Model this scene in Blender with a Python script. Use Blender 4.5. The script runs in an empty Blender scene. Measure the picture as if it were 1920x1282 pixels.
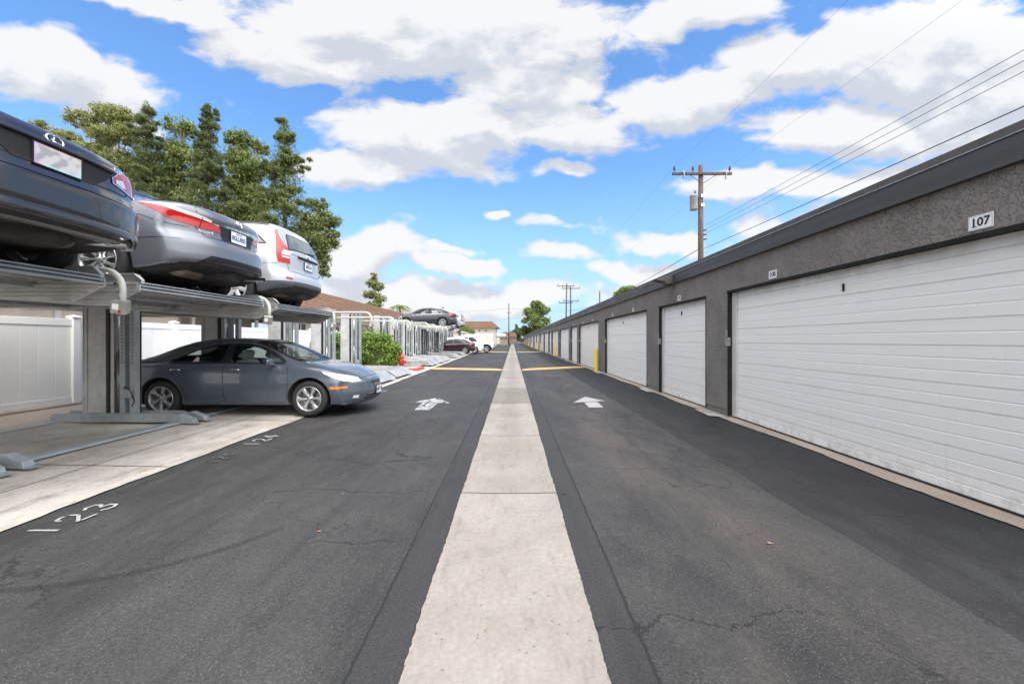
import bpy, bmesh, math, random
import numpy as np
from mathutils import Vector, Matrix, Euler
from mathutils.bvhtree import BVHTree
PI = math.pi
S = bpy.context.scene
COL = S.collection
rnd = random.Random(7)
H = 1.42; F = 740.0

# ---------------------------------------------------------------- camera
cam = bpy.data.cameras.new('camera'); co = bpy.data.objects.new('camera', cam); COL.objects.link(co)
cam.lens = F / 1920 * 36; cam.sensor_width = 36
cam.shift_x = -1.0 / 1920; cam.shift_y = -3.0 / 1920
cam.clip_start = .05; cam.clip_end = 4000
co.location = (0, 0, H); co.rotation_euler = (PI / 2, 0, 0)
S.camera = co
S.view_settings.view_transform = 'Standard'; S.view_settings.look = 'None'
S.view_settings.exposure = 1.0; S.view_settings.gamma = 1; S.view_settings.use_curve_mapping = False

# ---------------------------------------------------------------- node helpers
def nd(nt, typ, ins=None, **props):
    n = nt.nodes.new('ShaderNode' + typ)
    for k, v in props.items(): setattr(n, k, v)
    for k, v in (ins or {}).items():
        s = n.inputs[k]
        if isinstance(v, bpy.types.NodeSocket): nt.links.new(v, s)
        else: s.default_value = v
    return n
def mth(nt, op, a, b=0.0, c=0.0, clamp=False):
    return nd(nt, 'Math', {0: a, 1: b, 2: c}, operation=op, use_clamp=clamp).outputs[0]
def mixc(nt, f, a, b, mode='MIX'):
    n = nt.nodes.new('ShaderNodeMix'); n.data_type = 'RGBA'; n.blend_type = mode
    for s, v in ((n.inputs[0], f), (n.inputs[6], a), (n.inputs[7], b)):
        if isinstance(v, bpy.types.NodeSocket): nt.links.new(v, s)
        elif s.type == 'RGBA': s.default_value = (v[0], v[1], v[2], 1)
        else: s.default_value = v
    return n.outputs[2]
def noise(nt, vec, scale, detail=3, rough=.5, dist=0.0):
    return nd(nt, 'TexNoise', {'Vector': vec, 'Scale': scale, 'Detail': detail, 'Roughness': rough, 'Distortion': dist}).outputs[0]
def rng(nt, v, a, b, c=0.0, d=1.0, smooth=True):
    n = nd(nt, 'MapRange', {0: v, 1: a, 2: b, 3: c, 4: d})
    n.interpolation_type = 'SMOOTHSTEP' if smooth else 'LINEAR'
    return n.outputs[0]
def vscale(nt, vec, s):
    return nd(nt, 'VectorMath', {0: vec, 1: s}, operation='MULTIPLY').outputs[0]
def coords(nt, kind='Object'):
    return nt.nodes.new('ShaderNodeTexCoord').outputs[kind]
def position(nt):
    return nt.nodes.new('ShaderNodeNewGeometry').outputs['Position']
def bump(nt, h, strength, dist=.01):
    return nd(nt, 'Bump', {'Strength': strength, 'Distance': dist, 'Height': h}).outputs[0]
def mat(name, color=(.5, .5, .5), rough=.5, metal=0.0, coat=0.0, spec=.5, emis=None):
    m = bpy.data.materials.new(name); m.use_nodes = True
    b = m.node_tree.nodes['Principled BSDF']
    b.inputs['Base Color'].default_value = (*color, 1); b.inputs['Roughness'].default_value = rough
    b.inputs['Metallic'].default_value = metal; b.inputs['Coat Weight'].default_value = coat
    b.inputs['Coat Roughness'].default_value = .03
    b.inputs['Specular IOR Level'].default_value = spec
    return m
def bs(m): return m.node_tree.nodes['Principled BSDF']
def lk(m, out, inp): m.node_tree.links.new(out, bs(m).inputs[inp])
def varied(name, color, var=.12, scale=3.0, rough=.6, rvar=.1, metal=0.0, bumps=0.0, bscale=60, world=True, coat=0.0, spec=.5, stretch=(1, 1, 1)):
    """a surface whose colour, gloss and relief wander a little"""
    m = mat(name, color, rough, metal, coat, spec); nt = m.node_tree
    p = vscale(nt, position(nt) if world else coords(nt), stretch)
    n1 = noise(nt, p, scale, 5, .6)
    f = rng(nt, n1, .3, .7)
    lo = tuple(c * (1 - var) for c in color); hi = tuple(min(1, c * (1 + var)) for c in color)
    lk(m, mixc(nt, f, lo, hi), 'Base Color')
    lk(m, rng(nt, noise(nt, p, scale * 2.3, 3), .3, .7, rough - rvar, rough + rvar), 'Roughness')
    if bumps: lk(m, bump(nt, noise(nt, p, bscale, 3), bumps), 'Normal')
    return m

M = {}
# asphalt: old coat with stones showing, sealed bands, newer coat, cracks
def make_asphalt():
    m = mat('asphalt', (.07, .07, .075), .85, spec=.28); nt = m.node_tree
    P = position(nt); sp = nd(nt, 'SeparateXYZ', {0: P}); X, Y = sp.outputs[0], sp.outputs[1]
    big = noise(nt, vscale(nt, P, (1, .45, 1)), .55, 5, .6)
    med = noise(nt, vscale(nt, P, (1.6, .8, 1)), 2.6, 6, .65)
    fine = noise(nt, P, 75, 4, .75)
    col = mixc(nt, rng(nt, big, .32, .68), (.031, .030, .030), (.051, .0495, .0485))
    col = mixc(nt, rng(nt, med, .38, .75, 0, .55), col, (.066, .064, .062))
    # brownish worn zone on the right lane
    bx = mth(nt, 'MULTIPLY', rng(nt, X, .75, 1.3), rng(nt, X, 2.3, 1.5))
    brown = mth(nt, 'MULTIPLY', bx, rng(nt, noise(nt, vscale(nt, P, (1, .5, 1)), 1.1, 4, .6), .42, .62))
    col = mixc(nt, mth(nt, 'MULTIPLY', brown, .6), col, (.092, .077, .068))
    # newer darker coat by the garages
    wob = mth(nt, 'MULTIPLY_ADD', noise(nt, P, 1.3, 3), .16, -.08)
    xx = mth(nt, 'ADD', X, wob)
    new = rng(nt, xx, 2.34, 2.40)
    col = mixc(nt, new, col, mixc(nt, rng(nt, med, .3, .7), (.021, .0205, .021), (.035, .0345, .0345)))
    # paler tone toward the foreground right
    wash = mth(nt, 'MULTIPLY', rng(nt, Y, 3.4, 1.4), rng(nt, X, 1.6, 3.2))
    col = mixc(nt, mth(nt, 'MULTIPLY', wash, rng(nt, med, .3, .7, .3, .8)), col, (.075, .077, .083))
    # sealed bands beside the concrete strip
    jag = mth(nt, 'MULTIPLY_ADD', noise(nt, P, 9, 5, .7), .030, -.015)
    xj = mth(nt, 'ADD', X, jag)
    wideL = rng(nt, Y, 5.3, 6.2, -.675, -.80); 
    bandL = mth(nt, 'MULTIPLY', mth(nt, 'GREATER_THAN', xj, -.70), mth(nt, 'LESS_THAN', xj, 0))
    bandR = mth(nt, 'MULTIPLY', mth(nt, 'LESS_THAN', xj, .61), mth(nt, 'GREATER_THAN', xj, 0))
    band = mth(nt, 'MULTIPLY', mth(nt, 'ADD', bandL, bandR), rng(nt, Y, 11.5, 7.5, .25, 1))
    col = mixc(nt, mth(nt, 'MULTIPLY', band, .62), col, mixc(nt, med, (.028, .0275, .0285), (.045, .0445, .045)))
    # old dark tyre arc and oil spots
    px_ = mth(nt, 'ADD', X, 3.0); py_ = mth(nt, 'ADD', Y, -3.6)
    rr_ = mth(nt, 'SQRT', mth(nt, 'ADD', mth(nt, 'MULTIPLY', px_, px_), mth(nt, 'MULTIPLY', py_, py_)))
    arc = mth(nt, 'MULTIPLY', rng(nt, mth(nt, 'ABSOLUTE', mth(nt, 'SUBTRACT', rr_, 1.42)), .05, .01), rng(nt, Y, 3.2, 2.7))
    col = mixc(nt, mth(nt, 'MULTIPLY', arc, .5), col, (.014, .014, .015))
    oil = rng(nt, noise(nt, vscale(nt, P, (1.3, .6, 1)), 1.35, 6, .68), .60, .72)
    col = mixc(nt, mth(nt, 'MULTIPLY', oil, .5), col, (.017, .017, .018))
    pale = rng(nt, noise(nt, vscale(nt, P, (2.2, .35, 1)), .9, 6, .7), .60, .74)
    col = mixc(nt, mth(nt, 'MULTIPLY', pale, .35), col, (.092, .088, .084))
    trk = noise(nt, vscale(nt, P, (3.2, .10, 1)), 1.0, 5, .65)
    col = mixc(nt, mth(nt, 'MULTIPLY', rng(nt, trk, .52, .68), .38), col, (.020, .020, .020))
    v9 = nd(nt, 'TexVoronoi', {'Vector': P, 'Scale': 1.6}, feature='F1')
    drip = mth(nt, 'MULTIPLY', rng(nt, v9.outputs['Distance'], .075, .03), mth(nt, 'GREATER_THAN', nd(nt, 'SeparateColor', {0: v9.outputs['Color']}).outputs[0], .72))
    col = mixc(nt, mth(nt, 'MULTIPLY', drip, .6), col, (.014, .013, .013))
    # stones
    vor = nd(nt, 'TexVoronoi', {'Vector': P, 'Scale': 150.0}, feature='F1')
    rs = nd(nt, 'SeparateColor', {0: vor.outputs['Color']}).outputs[0]
    vis = rng(nt, noise(nt, P, 1.7, 4, .6), .36, .62, .70, .96)
    vis = mth(nt, 'SUBTRACT', 1.0, mth(nt, 'MULTIPLY', mth(nt, 'SUBTRACT', 1.0, vis), mth(nt, 'SUBTRACT', 1.0, mth(nt, 'MULTIPLY', new, .75))))
    stone = mth(nt, 'MULTIPLY', mth(nt, 'GREATER_THAN', rs, vis), mth(nt, 'LESS_THAN', vor.outputs['Distance'], .42))
    stone = mth(nt, 'MULTIPLY', stone, mth(nt, 'SUBTRACT', 1.0, mth(nt, 'MULTIPLY', band, .9)))
    col = mixc(nt, mth(nt, 'MULTIPLY', stone, .5), col, mixc(nt, nd(nt, 'SeparateColor', {0: vor.outputs['Color']}).outputs[1], (.085, .078, .073), (.19, .18, .17)))
    col = mixc(nt, .8, col, mixc(nt, rng(nt, fine, .3, .7), (.62, .62, .62), (1.42, 1.40, 1.38)), 'MULTIPLY')
    # cracks
    dist = nd(nt, 'VectorMath', {0: P, 1: nd(nt, 'VectorMath', {0: nd(nt, 'TexNoise', {'Vector': P, 'Scale': 2.2, 'Detail': 6.0, 'Roughness': .7}).outputs['Color'], 1: (.55, .55, 0)}, operation='MULTIPLY').outputs[0]}, operation='ADD').outputs[0]
    ve = nd(nt, 'TexVoronoi', {'Vector': vscale(nt, dist, (1, .75, 0)), 'Scale': .42}, feature='DISTANCE_TO_EDGE').outputs['Distance']
    cm = rng(nt, noise(nt, P, .55, 3), .42, .52)
    crack = mth(nt, 'MULTIPLY', rng(nt, ve, .0024, .0008), cm)
    ve2 = nd(nt, 'TexVoronoi', {'Vector': dist, 'Scale': 2.4}, feature='DISTANCE_TO_EDGE').outputs['Distance']
    cm2 = rng(nt, noise(nt, P, .8, 2), .57, .66)
    crack = mth(nt, 'MAXIMUM', crack, mth(nt, 'MULTIPLY', rng(nt, ve2, .022, .008), mth(nt, 'MULTIPLY', cm2, .8)))
    def line(x0, w, gap=.5):
        a = mth(nt, 'ABSOLUTE', mth(nt, 'SUBTRACT', xj, x0))
        return mth(nt, 'MULTIPLY', rng(nt, a, w, w * .4), rng(nt, noise(nt, vscale(nt, P, (0, 1, 0)), 1.9, 3), gap - .1, gap))
    for x0, w, g in ((-.70, .009, .40), (.61, .011, .38), (2.37, .010, .5), (-2.1, .004, .62), (1.35, .004, .6)):
        src = line(x0, w, g) if x0 != 2.37 else mth(nt, 'MULTIPLY', rng(nt, mth(nt, 'ABSOLUTE', mth(nt, 'SUBTRACT', xx, 2.37)), .014, .004), .55)
        crack = mth(nt, 'MAXIMUM', crack, src)
    for y0, xa, xb in ((11.9, -3.2, -.9), (5.9, -2.5, -.75), (8.75, -3.0, -1.2), (4.35, .65, 1.8), (5.35, 2.4, 3.6), (7.3, .9, 3.3), (3.7, -2.4, -.72), (2.75, -1.6, -.72), (3.2, 2.5, 3.7), (4.6, 2.5, 3.6), (10.2, 1.0, 3.5)):
        yy = mth(nt, 'ADD', Y, mth(nt, 'MULTIPLY_ADD', noise(nt, P, 1.8, 5), .5, -.25))
        l = rng(nt, mth(nt, 'ABSOLUTE', mth(nt, 'SUBTRACT', yy, y0)), .013, .004)
        l = mth(nt, 'MULTIPLY', l, mth(nt, 'MULTIPLY', rng(nt, X, xa, xa + .3), rng(nt, X, xb, xb - .2)))
        crack = mth(nt, 'MAXIMUM', crack, mth(nt, 'MULTIPLY', l, .8))
    col = mixc(nt, mth(nt, 'MULTIPLY', crack, .85), col, (.018, .018, .02))
    lk(m, col, 'Base Color')
    lk(m, rng(nt, med, .3, .7, .62, .86), 'Roughness')
    h = mth(nt, 'SUBTRACT', mth(nt, 'MULTIPLY', noise(nt, P, 130, 2, .6), .6), crack)
    lk(m, bump(nt, h, .55, .006), 'Normal')
    return m
M['asphalt'] = make_asphalt()

def make_concrete(name, c0, c1, stain, grime=.5, island=False, skid=False):
    m = mat(name, c0, .85); nt = m.node_tree; P = position(nt)
    a = noise(nt, P, 1.1, 6, .65); b = noise(nt, vscale(nt, P, (3, .8, 1)), 3.5, 6, .7)
    col = mixc(nt, rng(nt, a, .3, .7), c0, c1)
    col = mixc(nt, mth(nt, 'MULTIPLY', rng(nt, b, .5, .78), grime), col, stain)
    mt_ = noise(nt, P, 38, 5, .75)
    col = mixc(nt, .8, col, mixc(nt, rng(nt, mt_, .3, .7), (.84, .84, .83), (1.12, 1.12, 1.12)), 'MULTIPLY')
    dirt = noise(nt, vscale(nt, P, (1.5, .5, 1)), 2.1, 7, .75)
    col = mixc(nt, mth(nt, 'MULTIPLY', rng(nt, dirt, .54, .70), grime * .7), col, tuple(x * .75 for x in stain))
    v = nd(nt, 'TexVoronoi', {'Vector': P, 'Scale': 7.0}, feature='F1')
    sc = nd(nt, 'SeparateColor', {0: v.outputs['Color']}).outputs[0]
    spot = mth(nt, 'MULTIPLY', rng(nt, v.outputs['Distance'], .16, .05), mth(nt, 'GREATER_THAN', sc, .78))
    col = mixc(nt, mth(nt, 'MULTIPLY', spot, .42), col, tuple(s * .6 for s in stain))
    v2 = nd(nt, 'TexVoronoi', {'Vector': P, 'Scale': 30.0}, feature='F1')
    sc2 = nd(nt, 'SeparateColor', {0: v2.outputs['Color']}).outputs[0]
    spot2 = mth(nt, 'MULTIPLY', rng(nt, v2.outputs['Distance'], .28, .12), mth(nt, 'GREATER_THAN', sc2, .93))
    col = mixc(nt, mth(nt, 'MULTIPLY', spot2, .55), col, (.05, .048, .045))
    if island:
        ri = nt.nodes.new('ShaderNodeNewGeometry').outputs['Random Per Island']
        col = mixc(nt, 1.0, col, mixc(nt, ri, (.90, .90, .90), (1.06, 1.06, 1.06)), 'MULTIPLY')
        sp = nd(nt, 'SeparateXYZ', {0: P})
        for (ya, yb, k) in ((8.9, 11.7, .55),):
            f = mth(nt, 'MULTIPLY', mth(nt, 'GREATER_THAN', sp.outputs[1], ya), mth(nt, 'LESS_THAN', sp.outputs[1], yb))
            col = mixc(nt, mth(nt, 'MULTIPLY', f, rng(nt, noise(nt, P, 9, 5, .7), .3, .65, .35, .8)), col, (.135, .118, .10))
        # tyre wear along the middle, tyre track across
        c = mth(nt, 'MULTIPLY', rng(nt, mth(nt, 'ABSOLUTE', mth(nt, 'ADD', sp.outputs[0], .04)), .3, .02), rng(nt, sp.outputs[1], 3.0, 7.0))
        col = mixc(nt, mth(nt, 'MULTIPLY', c, .25), col, tuple(s * .8 for s in stain))
        tr = mth(nt, 'SUBTRACT', sp.outputs[1], mth(nt, 'MULTIPLY_ADD', sp.outputs[0], .62, 2.78))
        t = mth(nt, 'MULTIPLY', rng(nt, mth(nt, 'ABSOLUTE', tr), .11, .07), rng(nt, mth(nt, 'SINE', mth(nt, 'MULTIPLY', tr, 210)), -.2, .6))
        col = mixc(nt, mth(nt, 'MULTIPLY', mth(nt, 'MULTIPLY', t, rng(nt, noise(nt, P, 14, 3), .35, .6)), .28), col, (.09, .085, .08))
    lk(m, col, 'Base Color')
    lk(m, bump(nt, noise(nt, vscale(nt, P, (1, .15, 1)), 160, 2), .25, .003), 'Normal')
    return m
M['strip'] = make_concrete('strip_concrete', (.240, .215, .188), (.300, .272, .240), (.140, .120, .098), .6, island=True)
M['slab'] = make_concrete('slab_concrete', (.34, .305, .265), (.52, .485, .44), (.20, .15, .11), .85)
M['tan'] = make_concrete('tan_concrete', (.38, .32, .25), (.45, .38, .31), (.30, .24, .19), .3)
M['ledge'] = make_concrete('ledge_concrete', (.33, .26, .205), (.41, .345, .28), (.33, .26, .2), .4)
M['earth'] = varied('dry_earth', (.16, .14, .11), .3, .3, .95)

def make_stucco(name, c0, c1, sc=55, bm=.9):
    m = mat(name, c0, .9); nt = m.node_tree; P = position(nt)
    blotch = noise(nt, P, 1.6, 4, .6)
    v = noise(nt, P, sc, 4, .6, .6)
    # knocked-down splashes: raised islands with flat tops
    isl = rng(nt, noise(nt, P, sc * .42, 3, .55, .9), .46, .56)
    col = mixc(nt, rng(nt, blotch, .3, .7), c0, c1)
    streak = noise(nt, vscale(nt, P, (1, 1, .12)), 5, 4)
    col = mixc(nt, rng(nt, streak, .5, .75, 0, .14), col, tuple(c * .7 for c in c0))
    lk(m, col, 'Base Color')
    h = mth(nt, 'MULTIPLY_ADD', v, .45, isl)
    lk(m, bump(nt, h, bm, .013), 'Normal')
    return m
M['stucco'] = make_stucco('grey_stucco', (.190, .170, .156), (.240, .217, .200), 52)
M['stucco_tan'] = make_stucco('tan_stucco', (.50, .44, .37), (.57, .51, .44), 30, .4)
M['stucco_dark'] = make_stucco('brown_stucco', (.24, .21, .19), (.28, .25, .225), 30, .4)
M['fascia'] = varied('charcoal_fascia_paint', (.062, .060, .058), .14, 2.0, .55, .12, bumps=.12, bscale=30, stretch=(1, .15, 4))
M['roofing'] = varied('grey_roofing', (.095, .091, .086), .15, 8, .9, .05, bumps=.5, bscale=120)
M['trim'] = varied('dark_door_trim', (.020, .021, .019), .2, 5, .8, .05, spec=.15)
M['plinth'] = varied('smooth_render_base', (.165, .15, .138), .15, 4, .85, .05)
def make_door():
    m = mat('white_door_paint', (.8, .8, .8), .38); nt = m.node_tree; P = position(nt)
    st = noise(nt, vscale(nt, P, (1, .25, 5)), 4, 5, .7)
    col = mixc(nt, rng(nt, st, .45, .8, 0, .4), (.88, .87, .85), (.78, .76, .73))
    sp = nd(nt, 'SeparateXYZ', {0: P})
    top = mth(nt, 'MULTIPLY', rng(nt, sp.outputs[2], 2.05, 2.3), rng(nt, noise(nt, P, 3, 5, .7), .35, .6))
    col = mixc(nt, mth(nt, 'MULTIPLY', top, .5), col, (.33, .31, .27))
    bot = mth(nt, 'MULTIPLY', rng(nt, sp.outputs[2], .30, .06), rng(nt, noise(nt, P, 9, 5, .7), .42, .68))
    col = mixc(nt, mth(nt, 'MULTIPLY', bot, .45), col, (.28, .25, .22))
    v = nd(nt, 'TexVoronoi', {'Vector': P, 'Scale': 6.0}, feature='F1')
    sc = nd(nt, 'SeparateColor', {0: v.outputs['Color']}).outputs[0]
    oi = nt.nodes.new('ShaderNodeObjectInfo').outputs['Random']
    col = mixc(nt, 1.0, col, mixc(nt, oi, (.90, .89, .87), (1.0, 1.0, 1.0)), 'MULTIPLY')
    stk = noise(nt, vscale(nt, P, (1, 5, .22)), 2.2, 5, .7)
    col = mixc(nt, rng(nt, stk, .60, .76, 0, .22), col, (.40, .37, .33))
    chip = mth(nt, 'MULTIPLY', mth(nt, 'LESS_THAN', v.outputs['Distance'], .035), mth(nt, 'GREATER_THAN', sc, .86))
    col = mixc(nt, chip, col, (.1, .09, .08))
    lk(m, col, 'Base Color')
    lk(m, bump(nt, noise(nt, vscale(nt, P, (1, .5, 1)), 3.2, 3), .16, .03), 'Normal')
    return m
M['door'] = make_door()
M['white_trim'] = varied('white_trim_paint', (.56, .55, .535), .08, 3, .5)
M['vinyl'] = varied('white_vinyl', (.88, .875, .865), .03, 1.5, .35, .06)
def make_galv(name, col=(.42, .45, .47), metal=.55, var=.18):
    m = mat(name, col, .45, metal); nt = m.node_tree; P = position(nt)
    v = nd(nt, 'TexVoronoi', {'Vector': P, 'Scale': 22.0, 'Randomness': 1.0}, feature='F1')
    r = nd(nt, 'SeparateColor', {0: v.outputs['Color']}).outputs[0]
    big = noise(nt, P, 2.2, 5, .65)
    c = mixc(nt, rng(nt, big, .3, .7), tuple(x * (1 - var) for x in col), tuple(x * (1 + var) for x in col))
    c = mixc(nt, .22, c, mixc(nt, r, tuple(x * .75 for x in col), tuple(x * 1.3 for x in col)))
    scr = noise(nt, vscale(nt, P, (6, 6, .6)), 3.5, 6, .75)
    c = mixc(nt, rng(nt, scr, .62, .74, 0, .35), c, (.7, .7, .68))
    c = mixc(nt, rng(nt, noise(nt, P, 6, 6, .75), .60, .72, 0, .55), c, (.20, .15, .11))
    lk(m, c, 'Base Color')
    lk(m, rng(nt, mth(nt, 'MULTIPLY_ADD', r, .3, mth(nt, 'MULTIPLY', big, .7)), .2, .8, .34, .6), 'Roughness')
    lk(m, bump(nt, big, .1, .02), 'Normal')
    return m
M['galv'] = make_galv('galvanised_steel', (.315, .34, .35), .3)
M['galv_dark'] = make_galv('weathered_galvanised_steel', (.44, .44, .43), .25, .25)
M['deck'] = make_galv('ribbed_deck_steel', (.36, .37, .37), .3, .25)
M['pipe'] = varied('cream_pipe_paint', (.62, .62, .56), .1, 9, .4, .1)
M['boxmetal'] = varied('control_box_metal', (.33, .325, .29), .15, 15, .4, .1, metal=.4)
M['black'] = varied('black_rubber', (.018, .018, .019), .2, 20, .6)
M['dark'] = varied('dark_gap', (.02, .02, .02), .2, 5, .8)
M['chrome'] = mat('chrome', (.75, .75, .76), .12, 1.0)
M['steel'] = varied('piston_steel', (.28, .28, .27), .15, 9, .35, .1, metal=.8)
M['yellow'] = varied('yellow_bollard_paint', (.83, .60, .02), .08, 5, .45)
def make_worn(name, col, thr=.5, under=(.09, .09, .095), scale=7.0, amt=1.0):
    m = mat(name, col, .75); nt = m.node_tree; P = position(nt)
    n = noise(nt, vscale(nt, P, (1, .6, 1)), scale, 7, .72)
    c = mixc(nt, rng(nt, noise(nt, P, 2, 4), .3, .7), tuple(x * .86 for x in col), col)
    c = mixc(nt, mth(nt, 'MULTIPLY', rng(nt, n, thr, thr + .07), amt), c, under)
    lk(m, c, 'Base Color'); lk(m, bump(nt, noise(nt, P, 130, 2), .3, .004), 'Normal')
    return m
M['bump_paint'] = make_worn('worn_yellow_road_paint', (.46, .31, .125), .58, (.24, .18, .10), 9, .7)
M['arrow'] = make_worn('white_road_paint', (.33, .33, .33), .64, (.05, .05, .05))
M['arrow_worn'] = make_worn('worn_white_road_paint', (.36, .36, .355), .50, (.05, .05, .05), scale=8)
M['digits'] = make_worn('stencil_road_paint', (.40, .40, .40), .56, (.05, .05, .05), scale=16)
M['digits_old'] = make_worn('faded_road_paint', (.15, .15, .15), .47, (.045, .045, .045), scale=22)
M['red'] = varied('red_hydrant_paint', (.52, .015, .02), .15, 8, .4, .1)
M['redcurb'] = make_worn('worn_red_paint', (.45, .04, .05), .6, (.4, .3, .28), 6, .8)
M['sign'] = varied('white_sign_face', (.85, .85, .84), .02, 3, .35)
M['ink'] = mat('dark_sign_ink', (.03, .022, .018), .5)
M['wood'] = varied('weathered_pole_wood', (.115, .072, .048), .45, 6, .85, .05, bumps=.6, bscale=40, stretch=(6, 6, .35))
M['wire'] = mat('black_wire', (.02, .02, .022), .6)
M['insul'] = varied('dark_porcelain', (.045, .035, .03), .2, 12, .3)
M['grey_tank'] = varied('grey_transformer_paint', (.33, .33, .32), .1, 4, .45)
M['glass_win'] = mat('window_glass', (.02, .025, .03), .06, 0, 0, .7)
def make_tile():
    m = mat('clay_roof_tiles', (.25, .13, .08), .85); nt = m.node_tree; P = coords(nt)
    br = nd(nt, 'TexBrick', {'Vector': P, 'Scale': 1.0, 'Color1': (.25, .130, .072, 1), 'Color2': (.14, .075, .048, 1), 'Mortar': (.045, .03, .022, 1), 'Mortar Size': .02, 'Brick Width': .30, 'Row Height': .30, 'Bias': 0.0}, offset=.5)
    n = noise(nt, P, 1.2, 5, .65)
    c = mixc(nt, rng(nt, n, .35, .7), br.outputs[0], (.19, .115, .075))
    c = mixc(nt, .7, c, br.outputs[0])
    lk(m, c, 'Base Color'); lk(m, bump(nt, br.outputs[1], .6, .03), 'Normal'); bs(m).inputs['Normal']
    return m
M['tile'] = make_tile()
M['tile2'] = varied('brown_tiles', (.22, .125, .08), .25, 2.5, .85, .05, bumps=.5, bscale=6, stretch=(1, 1, 3))

# ---------------------------------------------------------------- mesh helpers
class MB:
    def __init__(s): s.v = []; s.f = []; s.m = []; s.sm = []
    def add(s, v, f, mi=0, smooth=False):
        b = len(s.v); s.v += [tuple(p) for p in v]
        for q in f: s.f.append(tuple(i + b for i in q)); s.m.append(mi); s.sm.append(smooth)
        return s
    def box(s, x0, x1, y0, y1, z0, z1, mi=0):
        v = [(x, y, z) for z in (z0, z1) for y in (y0, y1) for x in (x0, x1)]
        return s.add(v, [(0, 2, 3, 1), (4, 5, 7, 6), (0, 1, 5, 4), (2, 6, 7, 3), (0, 4, 6, 2), (1, 3, 7, 5)], mi)
    def prism(s, poly, y0, y1, axis='y', mi=0):
        """extrude polygon given in the two other axes"""
        def P(a, b, c):
            return (a, c, b) if axis == 'y' else ((c, a, b) if axis == 'x' else (a, b, c))
        n = len(poly); v = [P(a, b, y0) for a, b in poly] + [P(a, b, y1) for a, b in poly]
        f = [tuple(range(n)), tuple(range(2 * n - 1, n - 1, -1))] + [(i, n + i, n + (i + 1) % n, (i + 1) % n) for i in range(n)]
        return s.add(v, f, mi)
    def tube(s, pts, r, seg=8, mi=0, caps=True, smooth=True):
        pts = [Vector(p) for p in pts]; n = len(pts); V = []; Fc = []
        up = None
        for i, p in enumerate(pts):
            t = (pts[min(i + 1, n - 1)] - pts[max(i - 1, 0)]).normalized()
            if up is None:
                up = t.orthogonal().normalized()
            up = (up - t * up.dot(t)).normalized(); sd = t.cross(up)
            rr = r[i] if isinstance(r, (list, tuple)) else r
            for k in range(seg):
                a = 2 * PI * k / seg
                V.append(p + up * (math.cos(a) * rr) + sd * (math.sin(a) * rr))
        for i in range(n - 1):
            for k in range(seg):
                a = i * seg + k; b = i * seg + (k + 1) % seg
                Fc.append((a, b, b + seg, a + seg))
        s.add(V, Fc, mi, smooth)
        if caps:
            b = len(s.v) - n * seg
            s.f.append(tuple(b + k for k in range(seg - 1, -1, -1))); s.m.append(mi); s.sm.append(False)
            s.f.append(tuple(b + (n - 1) * seg + k for k in range(seg))); s.m.append(mi); s.sm.append(False)
        return s
    def lathe(s, prof, c, axis='z', seg=24, mi=0, smooth=True):
        """prof: list of (radius, height) ; axis z or y or x"""
        V = []; Fc = []
        for r, h in prof:
            for k in range(seg):
                a = 2 * PI * k / seg; u, w = math.cos(a) * r, math.sin(a) * r
                p = (u, w, h) if axis == 'z' else ((u, h, w) if axis == 'y' else (h, u, w))
                V.append((p[0] + c[0], p[1] + c[1], p[2] + c[2]))
        for i in range(len(prof) - 1):
            for k in range(seg):
                a = i * seg + k; b = i * seg + (k + 1) % seg
                Fc.append((a, b, b + seg, a + seg))
        return s.add(V, Fc, mi, smooth)
    def build(s, name, mats, parent=None, bevel=0, loc=None, recalc=True):
        me = bpy.data.meshes.new(name); me.from_pydata(s.v, [], s.f)
        if not isinstance(mats, (list, tuple)): mats = [mats]
        for m in mats: me.materials.append(m)
        me.polygons.foreach_set('material_index', s.m); me.polygons.foreach_set('use_smooth', s.sm)
        if recalc or bevel:
            bm = bmesh.new(); bm.from_mesh(me)
            if recalc: bmesh.ops.recalc_face_normals(bm, faces=bm.faces)
            if bevel:
                es = [e for e in bm.edges if len(e.link_faces) == 2 and e.calc_face_angle(0) > .6]
                bmesh.ops.bevel(bm, geom=es, offset=bevel, segments=1, affect='EDGES', clamp_overlap=True)
            bm.to_mesh(me); bm.free()
        me.update()
        o = bpy.data.objects.new(name, me); COL.objects.link(o)
        if parent: o.parent = parent
        if loc: o.location = loc
        return o
def tag(o, label=None, cat=None, group=None, kind=None):
    if label: o['label'] = label
    if cat: o['category'] = cat
    if group: o['group'] = group
    if kind: o['kind'] = kind
    return o
def empty(name, loc=(0, 0, 0), rz=0, scale=1):
    o = bpy.data.objects.new(name, None); COL.objects.link(o); o.location = loc; o.rotation_euler = (0, 0, rz)
    o.scale = (scale,) * 3; o.empty_display_size = .2
    return o
def kids(o): return [c for c in bpy.data.objects if c.parent == o]
def copy_tree(o, parent=None, cache=None):
    if cache is None:
        cache = {}
        for c in bpy.data.objects:
            if c.parent: cache.setdefault(c.parent.name, []).append(c)
    c = o.copy(); COL.objects.link(c); c.parent = parent
    for ch in cache.get(o.name, []): copy_tree(ch, c, cache)
    return c
def text_mesh(txt, size, name='text', bold=.0, extrude=.001):
    cu = bpy.data.curves.new(name, 'FONT'); cu.body = txt; cu.size = size; cu.align_x = 'CENTER'; cu.align_y = 'CENTER'
    cu.offset = bold; cu.extrude = extrude; cu.resolution_u = 3
    o = bpy.data.objects.new(name, cu); COL.objects.link(o)
    dg = bpy.context.evaluated_depsgraph_get()
    me = bpy.data.meshes.new_from_object(o.evaluated_get(dg))
    bpy.data.objects.remove(o); bpy.data.curves.remove(cu)
    return me
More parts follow.
